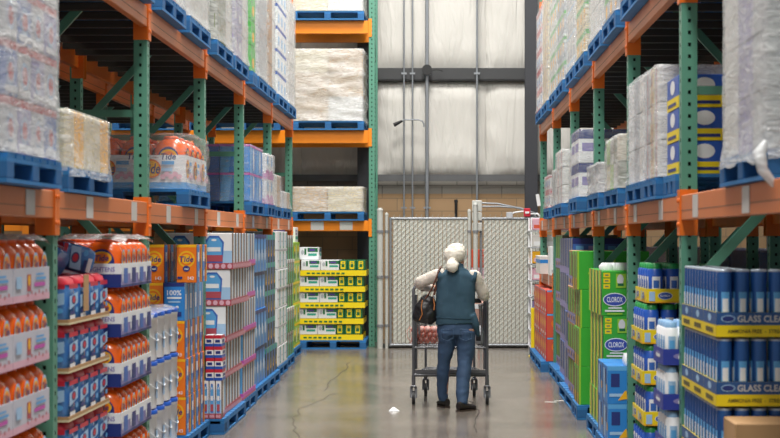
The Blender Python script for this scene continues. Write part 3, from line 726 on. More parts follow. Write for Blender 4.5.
def tr_pink(F):
    F.rect(0, 0, 1, .2, PINK); F.rect(.36, .3, .47, .8, ROSE); F.disc(.415, .62, .022, .028, YELO); F.rect(.55, .42, .86, .54, MAG); F.rect(.6, .62, .88, .70, SKY); F.rect(.6, .76, .82, .82, SKY); F.rect(.06, .4, .2, .75, LBLUE)
    for k in range(6): F.disc(.36+.1*k, .2+.06*(k % 2), .012, .01, ROSE)
def tr_navy(F):
    F.rect(0, 0, 1, .56, NAVY if F.W < .5 else LILAC); F.rect(0, 0, 1, .1, NAVY)
    if F.W > .5:
        for q in range(4): F.rect(.08+.25*q, .16, .2+.25*q, .8, (BLUEM, NAVY)[q % 2]); F.disc(.25*q+.04, .5, .018, .04, WHITE)
        return
    F.text('STAINS', .5 if F.W < .4 else .26, .18, .2, WHITE, .4 if F.W > .4 else .8); F.text('WHITE', .5 if F.W < .4 else .26, .42, .18, WHITE, .35 if F.W > .4 else .8); F.text('BRIGHTENS', .5 if F.W < .4 else .72, .76, .2, LILAC, .4 if F.W > .4 else .85)
def jug_stack(s, xf, y0, nj, ntray, rows, wx, wy, nt, dz, trm, trp, th, where, jug, z0=FP):
    tw = nj*wy+.012; tp = tray_proto(s, rows*wx+.012, tw, th, trm, trp)
    for k in range(nt):
        z = z0+k*dz
        for q in range(ntray):
            yc = y0+tw/2+q*(tw+.01)
            put(tp, (s*(xf+(rows*wx+.012)/2), yc, z), 'printed tray of orange jugs, %s tray %s' % (tier(k, nt), where) + ('' if ntray == 1 else [', near column', ', far column'][q]), 'jug trays '+where)
            for r in range(rows):
                for j in range(nj):
                    put(jug, (s*(xf+.006+wx/2+r*wx), yc-tw/2+.006+wy*(j+.5), z+.005), 'orange jug, %s row, %s from near end, %s tray%s %s' % (['front', 'back'][r], ORD[j], tier(k, nt), '' if ntray == 1 else [', near column', ', far column'][q], where), 'orange jugs '+where)
        # cardboard layer pad under the next tray is part of the tray above
JL = jug_proto(.19, .158, .298, P('orange cap plastic', '#e85f1a', .3), -1)
jug_stack(-1, 2.03, 6.44, 4, 2, 2, .19, .16, 5, .313, PINKC, tr_pink, .165, 'nearest left', JL)
fpal(-1, 2.0, 6.42, 7.78, 'nearest left jug trays')
JN = jug_proto(.235, .158, .300, P('orange cap plastic'  , '#e85f1a', .3), -1)
jug_stack(-1, 2.015, 9.42, 6, 1, 3 if False else 2, .235, .16, 5, .313, WHITE, tr_navy, .15, 'beside blue pouches', JN)
fpal(-1, 1.99, 9.41, 10.39, 'orange jugs in navy trays')
def film_lid(s, xf, y0, y1, wx, z, label):
    m_ = MB(); n = 14; v = []; f = []
    for j in range(n+1):
        for i in range(7):
            v.append((-wx/2+wx*i/6, -(y1-y0)/2+(y1-y0)*j/n, .012+.012*noise.noise(Vector((i*.9, j*.8, y0)))-(.03 if i in (0, 6) else 0)-(.03 if j in (0, n) else 0)))
    for j in range(n):
        for i in range(6): a = j*7+i; f.append((a, a+1, a+8, a+7))
    m_.add(v, f, FILM, True); tag(m_.build('film_cover', loc=(s*(xf+wx/2), (y0+y1)/2, z)), label, 'film')
film_lid(-1, 2.02, 6.45, 7.77, .40, FP+4*.313+.318, 'crumpled clear film over the top jugs, nearest left stack')
film_lid(-1, 1.99, 9.42, 10.38, .47, FP+4*.313+.322, 'crumpled clear film over the top jugs beside the blue pouches')
# jugs on the wrapped detergent load, lower rack level
pallet(-1, 2.0, 11.85, 12.95, L1, 'blue pallet under the wrapped orange jug load on left lower level', depth=1.15, group='pallets on the rack levels')
def tr_tide(F):
    F.rect(0, 0, 1, .2, SKY); n = 3 if F.W > .7 else 1
    for i in range(n):
        c = (i+.25)/n; F.disc(c, .6, .075, .075, ORB); F.disc(c, .6, .062, .062, YELO); F.text('Tide', c, .6, .3, NAVY, .13 if n == 3 else .35, .15)
        F.rect(c+.22/n, .72, c+.5/n, .82, SKY); F.rect(c+.22/n, .52, c+.46/n, .62, LBLUE)
        for j in range(5): F.disc(c+(.25+.09*j)/n, .36+.08*(j % 2), .022, .02, PINK)
tp = tray_proto(-1, 1.08, 1.02, .27, WHITE, tr_tide)
put(tp, (-2.57, 12.4, L1+.137), 'white and pink floral tray holding big orange jugs, wrapped, left lower level', 'floral jug tray')
JT = jug_proto(.26, .25, .42, P('orange cap plastic', '#e85f1a', .3), -1)
for i in range(4):
    for j in range(4):
        put(JT, (-2.17-.265*i, 12.02+.25*j, L1+.143), 'large orange jug in the floral tray, left lower level, %s from aisle, %s row back' % (ORD[i], ORD[j]), 'large jugs in the floral tray')
child('stretch_film', film_mesh(1.1, 1.05, .44, 3.3, FILMT, -.002, .02), tp['t'][0], (0, 0, .002))

# blue and red pouches
def pouch_proto(s):
    t = empty('pod_pouch'); m_ = MB(); w_, d_, h = .17, .235, .262
    m_.sloft([(0, w_*.42, d_*.47, 3.5), (.03, w_*.5, d_*.5, 3.5), (h*.6, w_*.49, d_*.5, 3.5), (h*.84, w_*.44, d_*.49, 3.5)], CLEARB, 16); b = m_.build('pouch_body', t)
    m_ = MB(); m_.sloft([(h*.83, w_*.46, d_*.495, 4), (h*.92, w_*.4, d_*.49, 5), (h, w_*.22, d_*.46, 5)], RED, 16); c = m_.build('zip_top', t)
    m_ = MB()
    for F in (cam_face(m_, w_*1.0, d_*1.03, h), aisle_face(m_, s, w_*1.03, d_, h)):
        F.l = 4; F.rect(.08, .74, .92, .84, RED); F.poly([(.1, .3), (.9, .42), (.9, .66), (.1, .58)], LBLUE); F.disc(.5, .5, F.W*.2, h*.1, NAVY); F.disc(.5, .5, F.W*.15, h*.07, RED); F.rect(.1, .08, .6, .18, WHITE); F.disc(.75, .28, F.W*.12, h*.06, SKY); F.rect(.1, .2, .5, .27, NAVY)
    l = m_.build('label', t); return proto(t, 'pouch', [b, c, l])
PP = pouch_proto(-1)
def tr_pouch(F):
    F.rect(0, 0, 1, .4, CREAM)
tp = tray_proto(-1, .38, 1.02, .03, KRAFT, tr_pouch)
for k in range(5):
    z = FP+k*.27; put(tp, (-2.07-.19+.0, 8.83, z), 'shallow blue tray under the red-topped pouches, %s tier' % tier(k, 5), 'pouch trays')
    for i in range(2):
        for j in range(4):
            put(PP, (-2.165-.18*i, 8.45+.25*j, z+.005), 'blue pouch with red zip top, %s from near end, %s row, %s tier' % (ORD[j], ['front', 'back'][i], tier(k, 5)), 'blue and red pouches')
for i, (dx, dy, rx, ry) in enumerate(((0, 8.46, 1.2, .2), (-.05, 8.84, 1.1, -.3), (.02, 9.2, 1.3, .25))):
    o = put(PP, (-2.2+dx, dy, FP+5*.27+.05+.01*i), 'loose blue and red pouch tossed on top of the pouch stack, %s from near end' % ORD[i], 'blue and red pouches')
    o.rotation_euler = (ry, -rx, .2*i)
m_ = MB(); m_.box((0, 0, .105), (.004, .12, .21), KRAFT); tag(m_.build('divider_card', loc=(-2.066, 8.71, FP+4*.27+.06)), 'small brown cardboard divider in front of the top tier of blue pouches', 'cardboard')
fpal(-1, 2.02, 8.2, 9.36, 'blue and red pouches')

# white buckets with blue lids
def bucket():
    t = empty('bucket'); r = .132; h = .335
    m_ = MB(); m_.sloft([(0, r*.95, r*.95, 2), (.01, r*.965, r*.965, 2), (h-.05, r*.985, r*.985, 2), (h-.05, r, r, 2), (h-.03, r, r, 2)], WPL, 22); a = m_.build('body', t)
    m_ = MB(); m_.sloft([(h-.03, r*1.02, r*1.02, 2), (h-.004, r*1.02, r*1.02, 2), (h, r*.98, r*.98, 2), (h, r*.93, r*.93, 2), (h-.006, r*.9, r*.9, 2)], BLUE, 22); b = m_.build('lid', t)
    m_ = MB(); pts = [(0, -r*math.cos(a_)*1.02, h-.05-.15*math.sin(a_)) for a_ in [math.pi*i/10 for i in range(11)]]
    pts = [(r*1.0+.02*math.sin(math.pi*i/10), p[1], p[2]) if False else (r*math.sin(math.pi*i/10)*1.05, p[1], p[2]) for i, p in enumerate(pts)]
    m_.tube(pts, .003, WPL, 6); c = m_.build('handle', t)
    m_ = MB(); n = 8
    for (z0, z1, mt, k0, k1) in ((.07, .19, LBLUE, -1.0, 1.0), (.10, .16, BLUEM, -.6, .6), (.12, .14, WHITE, -.4, .4)):
        rr = r*.985+(.002 if mt is BLUEM else .0035 if mt is WHITE else .005)
        for base in (0,):
            v = []; f = []
            for i in range(7):
                an = base+(k0+(k1-k0)*i/6)*.22; v += [(rr*math.cos(an), rr*math.sin(an), z0), (rr*math.cos(an), rr*math.sin(an), z1)]
            f = [(2*i, 2*i+2, 2*i+3, 2*i+1) for i in range(6)]; m_.add(v, f, mt, True)
    d = m_.build('label', t); return proto(t, 'bucket', [a, b, c, d])
BK = bucket()
for k in range(3):
    for i in range(2):
        for j in range(4):
            put(BK, (-2.175-.27*i, 10.75+.275*j, FP+.345*k), 'white bucket with blue lid, %s from near end, %s row, %s tier' % (ORD[j], ['front', 'back'][i], tier(k, 3)), 'white blue-lidded buckets')
film_lid(-1, 2.05, 10.62, 11.72, .54, FP+.345*3+.004, 'crumpled clear film over the top tier of white buckets')
fpal(-1, 2.02, 10.62, 11.75, 'white buckets')

# orange washing powder boxes
def tidebox(mb, s, sx, sy, sz):
    F = cam_face(mb, sx, sy, sz)
    F.rect(0, .93, 1, 1, YELO); F.disc(.5, .62, .066, .066, YELO); F.disc(.5, .62, .052, .052, ORB); F.disc(.5, .62, .038, .038, YELO); F.text('Tide', .5, .62, .15, NAVY, .8, .15)
    F.disc(.5, .37, .028, .024, NAVY); F.text('oxi', .5, .37, .06, WHITE, .3); F.rect(.05, .1, .3, .16, NAVY); F.text('143', .72, .12, .09, WHITE, .3)
    A = aisle_face(mb, s, sx, sy, sz)
    A.rect(.0, 0, .12, 1, NAVY); A.rect(.12, .0, .55, 1, BLUEB); A.rect(.2, .55, .48, .8, WHITE); A.rect(.2, .15, .48, .3, LBLUE); A.rect(.78, 0, .92, 1, YELO); A.disc(.68, .5, .02, .04, NAVY)
def hundred(mb, s, sx, sy, sz):
    F = cam_face(mb, sx, sy, sz); F.rect(0, .9, 1, 1, NAVY); F.text('100%', .5, .74, .14, WHITE, .75); F.rect(.15, .58, .85, .63, WHITE); F.rect(.2, .48, .8, .52, LBLUE); F.disc(.35, .36, .012, .012, WHITE); F.disc(.65, .36, .012, .012, WHITE); F.rect(.15, .12, .85, .24, NAVY); F.rect(.3, .15, .5, .21, WHITE)
    A = aisle_face(mb, s, sx, sy, sz); A.rect(0, 0, .5, 1, SKY); A.rect(.1, .3, .4, .7, WHITE); A.rect(.7, 0, .85, 1, GREYW)
stack(-1, 2.03, 11.87, FP, (.17, .235, .302), (3, 4, 3), ORB, tidebox, 'orange powder box', '', group='orange powder boxes', cat='box', name='powder_box')
stack(-1, 2.03, 11.87, FP+3*.302, (.17, .235, .302), (1, 4, 1), BLUEB, hundred, 'bright blue 100% powder box, front of fourth tier', '', group='blue powder boxes', name='powder_box')
stack(-1, 2.20, 11.87, FP+3*.302, (.17, .235, .302), (2, 4, 1), ORB, tidebox, 'orange powder box behind the blue 100% boxes', '', group='orange powder boxes', name='powder_box')
stack(-1, 1.95, 11.9, FP+4*.302, (.165, .26, .302), (1, 2, 1), ORB, tidebox, 'orange powder box atop the blue 100% boxes', '', group='orange powder boxes', name='powder_box')
stack(-1, 2.20, 11.87, FP+4*.302, (.165, .26, .302), (1, 4, 1), ORB, tidebox, 'orange powder box, inner row of the top tier', '', group='orange powder boxes', name='powder_box')
# lower boxes carry on toward the aisle beside the post, seen past the buckets
fpal(-1, 2.0, 11.83, 12.94, 'orange powder boxes')

# white dishwasher packs with bag picture in rosy trays
WB = P('white bag print', '#e6e8ee', .4)
def bagbox(mb, s, sx, sy, sz):
    F = cam_face(mb, sx, sy, sz)
    F.rect(.0, .0, 1, .14, ROSE); F.rect(0, .14, 1, .5, LBLUE); F.poly([(.2, .16), (.72, .16), (.76, .74), (.6, .92), (.32, .92), (.16, .74)], BLUEM); F.poly([(.24, .3), (.68, .3), (.71, .7), (.6, .86), (.33, .86), (.22, .7)], SKY); F.disc(.46, .8, F.W*.08, F.H*.03, WHITE); F.rect(.2, .2, .72, .38, ROSE); F.rect(.26, .48, .66, .6, WHITE)
    for q in range(5): F.disc(.12+.17*q, .07, F.W*.06, F.H*.045, PINK)
    A = aisle_face(mb, s, sx, sy, sz); A.rect(.0, .0, .42, 1, KRAFTD); A.rect(.78, 0, 1, 1, LBLUE); A.rect(.42, 0, 1, .12, ROSE); A.disc(.7, .15, .02, .02, PINK)
def tr_rose(F):
    F.rect(0, .0, 1, 1, ROSE); n = int(F.W/.055)
    for q in range(n): F.disc((q+.5)/n, .5, .02, .022, PINK)
def tray_stack(s, xf, y0, dims, n, body, paint, trm, trp, th, what, name, cat, z0=FP, shift=None, group=None):
    sx, sy, sz = dims; nx, ny, nz = n; tp = tray_proto(s, nx*sx+.012, ny*sy+.012, th, trm, trp); p = carton_proto(s, dims, body, paint, cat, name)
    for k in range(nz):
        sh = shift(k) if shift else random.uniform(-.006, .006); z = z0+k*(sz+.007)
        put(tp, (s*(xf+sh+nx*sx/2), y0+ny*sy/2, z), 'display tray holding the %s, %s tier' % (what, tier(k, nz)), 'trays of '+what)
        for i in range(nx):
            for j in range(ny):
                put(p, (s*(xf+sh+sx*(i+.5)), y0+sy*(j+.5), z+.005), '%s, %s from near end, %s row, %s tier' % (what, ORD[j], ['aisle', 'back', 'third'][i], tier(k, nz)), group or what)
tray_stack(-1, 1.86, 13.2, (.3, .19, .315), (2, 6, 5), WHITE, bagbox, ROSE, tr_rose, .055, 'white bag-picture box', 'dishwasher_box', 'box', shift=lambda k: (.07, .06, .04, .0, -.015)[k])
fpal(-1, 1.88, 13.15, 14.4, 'white bag-picture boxes')
def redpk(mb, s, sx, sy, sz):
    for F in (cam_face(mb, sx, sy, sz), aisle_face(mb, s, sx, sy, sz)):
        F.rect(0, .7, 1, 1, RED); F.rect(0, .0, 1, .25, BLUE); F.rect(.2, .35, .8, .6, NAVY)
stack(-1, 1.90, 12.962, FP, (.055, .2, .33), (3, 1, 1), WHITE, bagbox, 'narrow white box', 'under the small red and blue packs', name='small_pack', group='narrow boxes')
stack(-1, 1.90, 12.962, FP+.331, (.075, .19, .098), (2, 1, 4), WHITE, redpk, 'small red white and blue pack', 'ahead of the bag-picture boxes', name='small_pack', group='small packs')
pallet(-1, 1.88, 12.955, 13.145, .001, 'narrow end of a blue pallet under the small red and blue packs', depth=.17, group='blue pallets on the floor')
def brownmag(mb, s, sx, sy, sz):
    for F in (cam_face(mb, sx, sy, sz), aisle_face(mb, s, sx, sy, sz)):
        F.rect(0, 0, 1, .14, MAG); F.rect(.0, .14, .35, 1, KRAFTD); F.rect(.8, .14, 1, 1, SKY); F.disc(.55, .1, .02, .02, PINK)
tray_stack(-1, 1.92, 14.45, (.3, .19, .315), (2, 5, 5), OFFW, brownmag, MAG, lambda F: F.rect(0, 0, 1, .3, ROSE), .06, 'tall white and brown pack in magenta tray', 'cleaner_pack', 'pack')
fpal(-1, 1.91, 14.43, 15.46, 'magenta tray packs')
def bluebag(mb, s, sx, sy, sz):
    for F in (cam_face(mb, sx, sy, sz), aisle_face(mb, s, sx, sy, sz)):
        F.rect(.0, .0, .14, 1, DARK); F.disc(.55, .5, F.W*.3, F.H*.3, SKY); F.disc(.55, .45, F.W*.16, F.H*.16, WHITE); F.rect(.14, .9, 1, 1, NAVY); F.rect(.85, 0, 1, .5, LBLUE)  # charcoal strip paints the shaded gap between neighbouring packs
stack(-1, 1.97, 15.62, FP, (.33, .27, .4), (2, 4, 4), BLUEB, bluebag, 'bright blue water softener pack', '', name='softener_pack', cat='pack', group='bright blue packs', jit=.02)
fpal(-1, 1.93, 15.6, 16.72, 'bright blue packs')
def darkp(mb, s, sx, sy, sz):
    for F in (cam_face(mb, sx, sy, sz), aisle_face(mb, s, sx, sy, sz)):
        F.rect(.0, .0, .3, 1, BLUEM); F.rect(.3, .82, 1, 1, TEAL); F.disc(.65, .4, F.W*.2, F.H*.2, YELO); F.disc(.62, .45, F.W*.13, F.H*.15, OLIVE)
stack(-1, 1.98, 16.78, FP, (.4, .28, .32), (2, 4, 5), P('dark green grey print', '#3d4a45', .5), darkp, 'dark green and blue pack', '', name='dark_pack', cat='pack', group='dark packs', jit=.02)
fpal(-1, 1.93, 16.76, 17.92, 'dark green packs')
def whiteroll(mb, s, sx, sy, sz):
    for F in (cam_face(mb, sx, sy, sz), aisle_face(mb, s, sx, sy, sz)):
        F.rect(.0, .0, 1, .06, GREYW); F.rect(.62, .1, .92, .95, TEAL if F.W < .3 else TEAL); F.rect(.7, .2, .85, .8, LBLUE); F.rect(.05, .45, .5, .5, GREYW)
stack(-1, 1.99, 18.18, FP, (.4, .38, .235), (2, 3, 7), WHITE, whiteroll, 'white and teal paper pack', '', name='paper_pack', cat='pack', group='white and teal packs')
fpal(-1, 1.98, 18.16, 19.34, 'white and teal packs')
def bwc(mb, s, sx, sy, sz):
    for F in (cam_face(mb, sx, sy, sz), aisle_face(mb, s, sx, sy, sz)):
        F.rect(.0, .0, .35, 1, KRAFTD); F.rect(.35, .0, .7, .85, TEAL); F.rect(.7, 0, 1, .5, GRN); F.rect(.35, .88, 1, 1, WHITE)
stack(-1, 2.03, 19.4, FP, (.4, .27, .32), (2, 4, 5), OFFW, bwc, 'brown white and green pack', '', name='mixed_pack', cat='pack', group='brown white and green packs', jit=.02)
fpal(-1, 2.01, 19.38, 20.5, 'brown white and green packs')
def greenb(mb, s, sx, sy, sz):
    for F in (cam_face(mb, sx, sy, sz), aisle_face(mb, s, sx, sy, sz)):
        F.disc(.5, .6, F.W*.25, F.H*.25, YEL); F.disc(.5, .4, F.W*.18, F.H*.18, GRND); F.rect(0, 0, 1, .12, YEL); F.rect(.8, .2, .95, .9, WHITE)
stack(-1, 2.10, 20.7, FP, (.36, .5, .3), (2, 3, 5), LGRN, greenb, 'lime green row-end pack', '', name='green_pack', cat='pack', group='lime green packs')
fpal(-1, 2.08, 20.68, 22.22, 'lime green packs')
for x0, x1 in ((2.25, 0),):
    p = carton_proto(-1, (.36, .4, .22), WHITE, lambda mb, s, sx, sy, sz: [(F.rect(.1, .5, .6, .8, PURP), F.rect(.1, .2, .9, .4, TEAL), F.rect(.15, .6, .5, .7, WHITE)) for F in (cam_face(mb, sx, sy, sz), aisle_face(mb, s, sx, sy, sz))], 'box', 'cleaner_box')
    put(p, (-2.3, 21.9, FP+1.501), 'white and teal carton with purple mark, on the lime green packs', 'white carton')

# display pallet in the cross rack: yellow banded tiers
fp0 = X(301, 23.3); fp1 = X(366, 23.3); WD = fp1-fp0
pallet(-1, -fp1-.02, 22.92, 23.95, 0.001, 'blue floor pallet under the yellow banded trays at the back', depth=WD, group='blue pallets on the floor')
def ytray(F):
    for q in range(3): F.rect(.04, .28+.18*q, .96 if q != 1 else .8, .36+.18*q, OLIVE)
tp = tray_proto(1, WD, .9, .085, YEL, lambda F: [F.rect(.10+.075*q, .3, .15+.075*q, .6, GRND) for q in range(8)])
def whbox(mb, s, sx, sy, sz):
    for F in (cam_face(mb, sx, sy, sz), aisle_face(mb, s, sx, sy, sz)):
        F.rect(.42, .62, .95, .95, GRND); F.rect(.5, .7, .8, .86, PURP); F.rect(.45, .3, .9, .5, TEAL); F.disc(.15, .6, F.W*.08, F.H*.2, GREYW); F.rect(.25, .4, .35, .9, GRND)
def gbox(mb, s, sx, sy, sz):
    for F in (cam_face(mb, sx, sy, sz), aisle_face(mb, s, sx, sy, sz)):
        F.rect(.25, .12, .8, .9, YEL); F.rect(.35, .3, .7, .62, GRND); F.rect(.4, .7, .65, .78, OLIVE)
wp = carton_proto(1, (.3, .8, .155), WHITE, whbox, 'box', 'cleaner_box'); gp = carton_proto(1, (.135, .8, .155), GRND, gbox, 'box', 'scrubber_pack')
for k in range(5):
    z = FP+k*.246; cx = (fp0+fp1)/2+(-.03, -.02, 0, 0, .02)[k]
    put(tp, (cx, 23.4, z), 'yellow display tray at the back, %s tier' % tier(k, 5), 'yellow display trays')
    for i in range(2): put(wp, (cx-WD/2+.16+.3*i, 23.38, z+.085), 'white and teal box in yellow tray, %s from left, %s tier' % (ORD[i], tier(k, 5)), 'white boxes in yellow trays')
    for i in range(3): put(gp, (cx-WD/2+.315+.3+.02+.065+.137*i-.05, 23.38, z+.085), 'green pack with yellow label in yellow tray, %s of three, %s tier' % (['left', 'middle', 'right'][i], tier(k, 5)), 'green packs in yellow trays')
stack(-1, -(fp0+.30)-0, 23.1, FP+5*.246, (.3, .5, .19), (1, 1, 1), WHITE, whbox, 'white and teal carton alone on top of the yellow banded trays', '', name='cleaner_box', group='carton on yellow trays')

# ------------------------------------------------------------------ right side, floor level
# glass cleaner cans in printed trays
def can_proto(name, r, h, bodym, capm, labm, cat='can', flat=False):
    t = empty(name); m_ = MB(); m_.sloft([(0, r*.95, r*.95, 2), (.006, r, r, 2), (h*.82, r, r, 2), (h*.87, r*(.99 if flat else .8), r*(.99 if flat else .8), 2)]+([(h*.965, r*.97, r*.97, 2)] if flat else []), bodym, 16); a = m_.build('body', t)
    m_ = MB(); m_.sloft([(h*.965, r*.99, r*.99, 2), (h*.99, r*.99, r*.99, 2), (h, r*.9, r*.9, 2)] if flat else [(h*.86, r*.84, r*.84, 2), (h*.985, r*.8, r*.8, 2), (h, r*.7, r*.7, 2)], capm, 14); b = m_.build('cap', t)
    m_ = MB(); n = 8
    for base in (0, math.pi/2, math.pi, -math.pi/2):
        for z0, z1, mt, d, wd in ((h*.18, h*.66, labm[0], .0012, .5), (h*.36, h*.56, labm[1], .0022, .34)):
            v = []
            for i in range(5): an = base+(-1+i/2)*wd; v += [((r+d)*math.cos(an), (r+d)*math.sin(an), z0), ((r+d)*math.cos(an), (r+d)*math.sin(an), z1)]
            m_.add(v, [(2*i, 2*i+2, 2*i+3, 2*i+1) for i in range(4)], mt, True)
    c = m_.build('label', t); return proto(t, cat, [a, b, c])
def glasstray(F):
    F.rect(0, .48, 1, 1, NAVY if False else P('deep blue tray card', '#2a5590', .45)); F.rect(0, 0, 1, .46, YEL)
    if F.W > .42:
        F.disc(.13, .74, .036, .018, LBLUE); F.disc(.13, .74, .031, .014, NAVY)
        F.text('GLASS CLEANER', .57, .74, .28, OFFW, .68); F.text('AMMONIA FREE  -  STREAK FREE', .5, .23, .16, P('dark olive ink', '#5c5220', .5), .75)
    else:
        F.disc(.5, .74, .05, .02, LBLUE); F.rect(.2, .14, .8, .34, P('dark olive ink', '#5c5220', .5))
CN = can_proto('glass_cleaner_can', .041, .338, BOTB, P('silver lid', '#b9c4d0', .3, metal=.4), (SKY, WHITE), flat=True)
tpa = tray_proto(1, .47, .36, .125, YEL, glasstray)
zs = [.137, .485, .841, 1.195]
for k, z in enumerate(zs):
    for q in range(3):
        put(tpa, (1.40+.235, 7.66+.18+q*.365, z), 'blue and yellow glass cleaner tray, %s along the aisle, %s tier' % (ORD[q], tier(k, 4)), 'glass cleaner trays')
        for i in range(5):
            for j in range(4):
                if i > 1 and not (q == 0 and j == 0): continue
                if k == 0 and i > 1: continue
                put(CN, (1.40+.045+.089*i+.004, 7.66+.045+.088*j+q*.365+.003, z+.09 if False else z+.006), 'blue glass cleaner can, %s across, %s deep, %s tray along, %s tier' % (ORD[i], ORD[j], ORD[q], tier(k, 4)), 'glass cleaner cans')
m_ = MB(); m_.box((0, 0, .31), (.62, .3, .62), KRAFT, .006); F = cam_face(m_, .62, .3, .62); F.rect(.28, .80, .9, .86, KRAFTD); F.rect(.3, .62, .8, .70, KRAFTD); F.rect(.0, .48, 1, .5, CREAM)
tag(m_.build('cardboard_box', loc=(1.43+.31, 7.47, .175)), 'plain brown cardboard box in front of the lower glass cleaner trays', 'box')
pallet(1, 1.36, 7.2, 7.63, .001, 'blue floor pallet under the plain brown cardboard box', group='blue pallets on the floor')
fpal(1, 1.37, 7.64, 8.78, 'glass cleaner trays')
# white and blue canister trays
CW = can_proto('wipe_canister', .045, .25, WPL, P('sky cap plastic', '#8fb8e0', .35), (LBLUE, SKY))
def cantray(F):
    F.rect(0, 0, 1, 1, P('violet blue tray card', '#3140a0', .45)); F.disc(.5, .55, F.W*.3 if F.W < .35 else .1, .022, LILAC); F.rect(.3, .4, .7, .6, WHITE)
tpb = tray_proto(1, .3, .4, .095, NAVY, cantray)
for k in range(4):
    z = FP+k*.268
    sh = (0, .01, 0, .0)[k]
    put(tpb, (1.32+.15+sh, 9.155, z), 'violet blue tray of white canisters, %s tier' % tier(k, 4), 'canister trays')
    for i in range(3):
        for j in range(4): put(CW, (1.32+.055+.094*i+sh, 9.155-.145+.096*j, z+.006), 'white and light blue canister, %s across, %s from near end, %s tier' % (ORD[i], ORD[j], tier(k, 4)), 'white and blue canisters')
fpal(1, 1.31, 8.95, 9.62, 'white canister trays')
# green-capped wipes in yellow trays
CB = can_proto('wipe_canister', .056, .262, BLUE, P('green cap plastic', '#2f9a52', .35), (WHITE, BLUEM))
def ywipe(F):
    n = max(1, round(F.W/.25)); F.rect(0, .0, 1, 1, YEL); F.rect(0, .0, 1, .12, YELO)
    for i in range(n):
        c = (i+.5)/n; F.disc(c, .5, .05, .026, WHITE); F.disc(c, .5, .046, .022, BLUE); F.text('CLOROX', c, .5, .16, WHITE, .06/F.W*1.2); F.rect(c-.11/F.W, .12, c-.07/F.W, .8, LBLUE)
tpc = tray_proto(1, .5, .6, .095, YEL, ywipe)
for k in range(5):
    z = FP+k*.28; sh = (0, .01, .0, .0, .03)[k]
    put(tpc, (1.37+.25+sh, 10.55, z), 'yellow tray of green-capped blue wipes, %s tier' % tier(k, 5), 'yellow wipe trays')
    for i in range(4):
        for j in range(5):
            if i > 1 and j > 1: continue
            put(CB, (1.37+.065+.122*i+sh, 10.55-.24+.119*j, z+.006), 'blue wipes canister with green cap, %s across, %s deep, %s tier' % (ORD[i], ORD[j], tier(k, 5)), 'blue wipes canisters with green caps')
fpal(1, 1.35, 10.2, 11.2, 'yellow trays of blue wipes')
# green boxes with blue oval logo
def clorox(mb, s, sx, sy, sz):
    F = cam_face(mb, sx, sy, sz)
    for q in range(3): F.rect(.06, .60+.125*q, .32, .70+.125*q, YEL); F.rect(.12, .635+.125*q, .26, .665+.125*q, OLIVE)
    F.rect(.55, .62, .95, .93, LGRN); F.disc(.72, .8, F.W*.13, F.H*.12, OFFW); F.rect(.62, .66, .85, .72, GRND)
    F.disc(.5, .36, F.W*.46, F.H*.15, WHITE); F.disc(.5, .36, F.W*.43, F.H*.13, P('logo blue', '#3b50a8', .4)); F.text('CLOROX', .5, .36, .12, WHITE, .62)
    F.rect(.25, .16, .78, .19, WHITE); F.rect(.12, .09, .88, .13, WHITE); F.rect(.2, .03, .8, .06, LGRN)
    A = aisle_face(mb, s, sx, sy, sz); A.rect(0, 0, .35, 1, LGRN); A.rect(.35, 0, .6, 1, YEL); A.rect(.6, 0, .8, 1, OLIVE); A.rect(.8, .1, .95, .6, GRND)
stack(1, 1.315, 12.3, .692, (.215, .27, .37), (3, 4, 2), GRN, clorox, 'green blue-oval wipes box', '', name='wipes_box', group='green oval-logo boxes', jit=.01)
stack(1, 1.315, 12.3, FP, (.215, .27, .277), (3, 4, 2), GRN, clorox, 'short green blue-oval box', '', name='wipes_box', group='green oval-logo boxes', jit=.01)
m_ = MB()
for i in range(5): m_.sloft([(0, .06, .05, 2), (.03, .065, .05, 2.4), (.06, .04, .035, 2)], WPL, 12, c=(-.13+.065*i, .02*(i % 2)))
tag(m_.build('bundle_wrap', loc=(1.50, 12.5, .692+.742)), 'crumpled white film bundled on top of the green oval-logo boxes', 'film')
fpal(1, 1.29, 12.28, 13.4, 'green oval-logo boxes')
def finish(mb, s, sx, sy, sz):
    F = cam_face(mb, sx, sy, sz); F.rect(0, .88, 1, 1, SKY); F.rect(.1, .45, .35, .8, NAVY); F.disc(.75, .62, F.W*.18, F.H*.2, NAVY); F.disc(.75, .6, F.W*.12, F.H*.1, OFFW); F.text('71', .82, .88, .12, WHITE, .2) if False else None
    F.rect(.05, .2, .5, .28, LBLUE); F.poly([(.3, .1), (.95, .2), (.95, .4), (.5, .35)], YELO)
    A = aisle_face(mb, s, sx, sy, sz); A.rect(0, 0, .12, 1, NAVY); A.rect(.2, .1, .5, .9, LBLUE); A.rect(.55, .5, .75, .9, NAVY); A.rect(.8, .3, .95, .5, YELO)
stack(1, 1.265, 11.46, FP, (.27, .36, .292), (3, 2, 2), BLUEB, finish, 'bright blue dishwasher tablet box', '', name='tablet_box', group='bright blue tablet boxes', jit=.008)
m_ = MB(); m_.sloft([(0, .05, .08, 3), (.04, .06, .09, 3), (.09, .05, .05, 2.4)], WPL, 12); tag(m_.build('film_bundle', loc=(1.45, 11.56, FP+.584)), 'crumpled white film scrap on top of the bright blue tablet boxes', 'film')
fpal(1, 1.25, 11.43, 12.22, 'bright blue tablet boxes')
def tallgreen(mb, s, sx, sy, sz):
    F = cam_face(mb, sx, sy, sz); F.rect(.0, .0, .05, 1, LGRN); F.disc(.6, .15, F.W*.2, F.H*.06, YELO); F.rect(.3, .4, .9, .45, LGRN)
    A = aisle_face(mb, s, sx, sy, sz); A.rect(0, 0, .3, .9, KRAFTD); A.rect(.4, 0, .55, 1, LGRN); A.rect(.88, 0, 1, 1, KRAFT); A.rect(.5, 0, .75, .3, YELO)  # dark brown stripe painted as the shade in the gap between packs
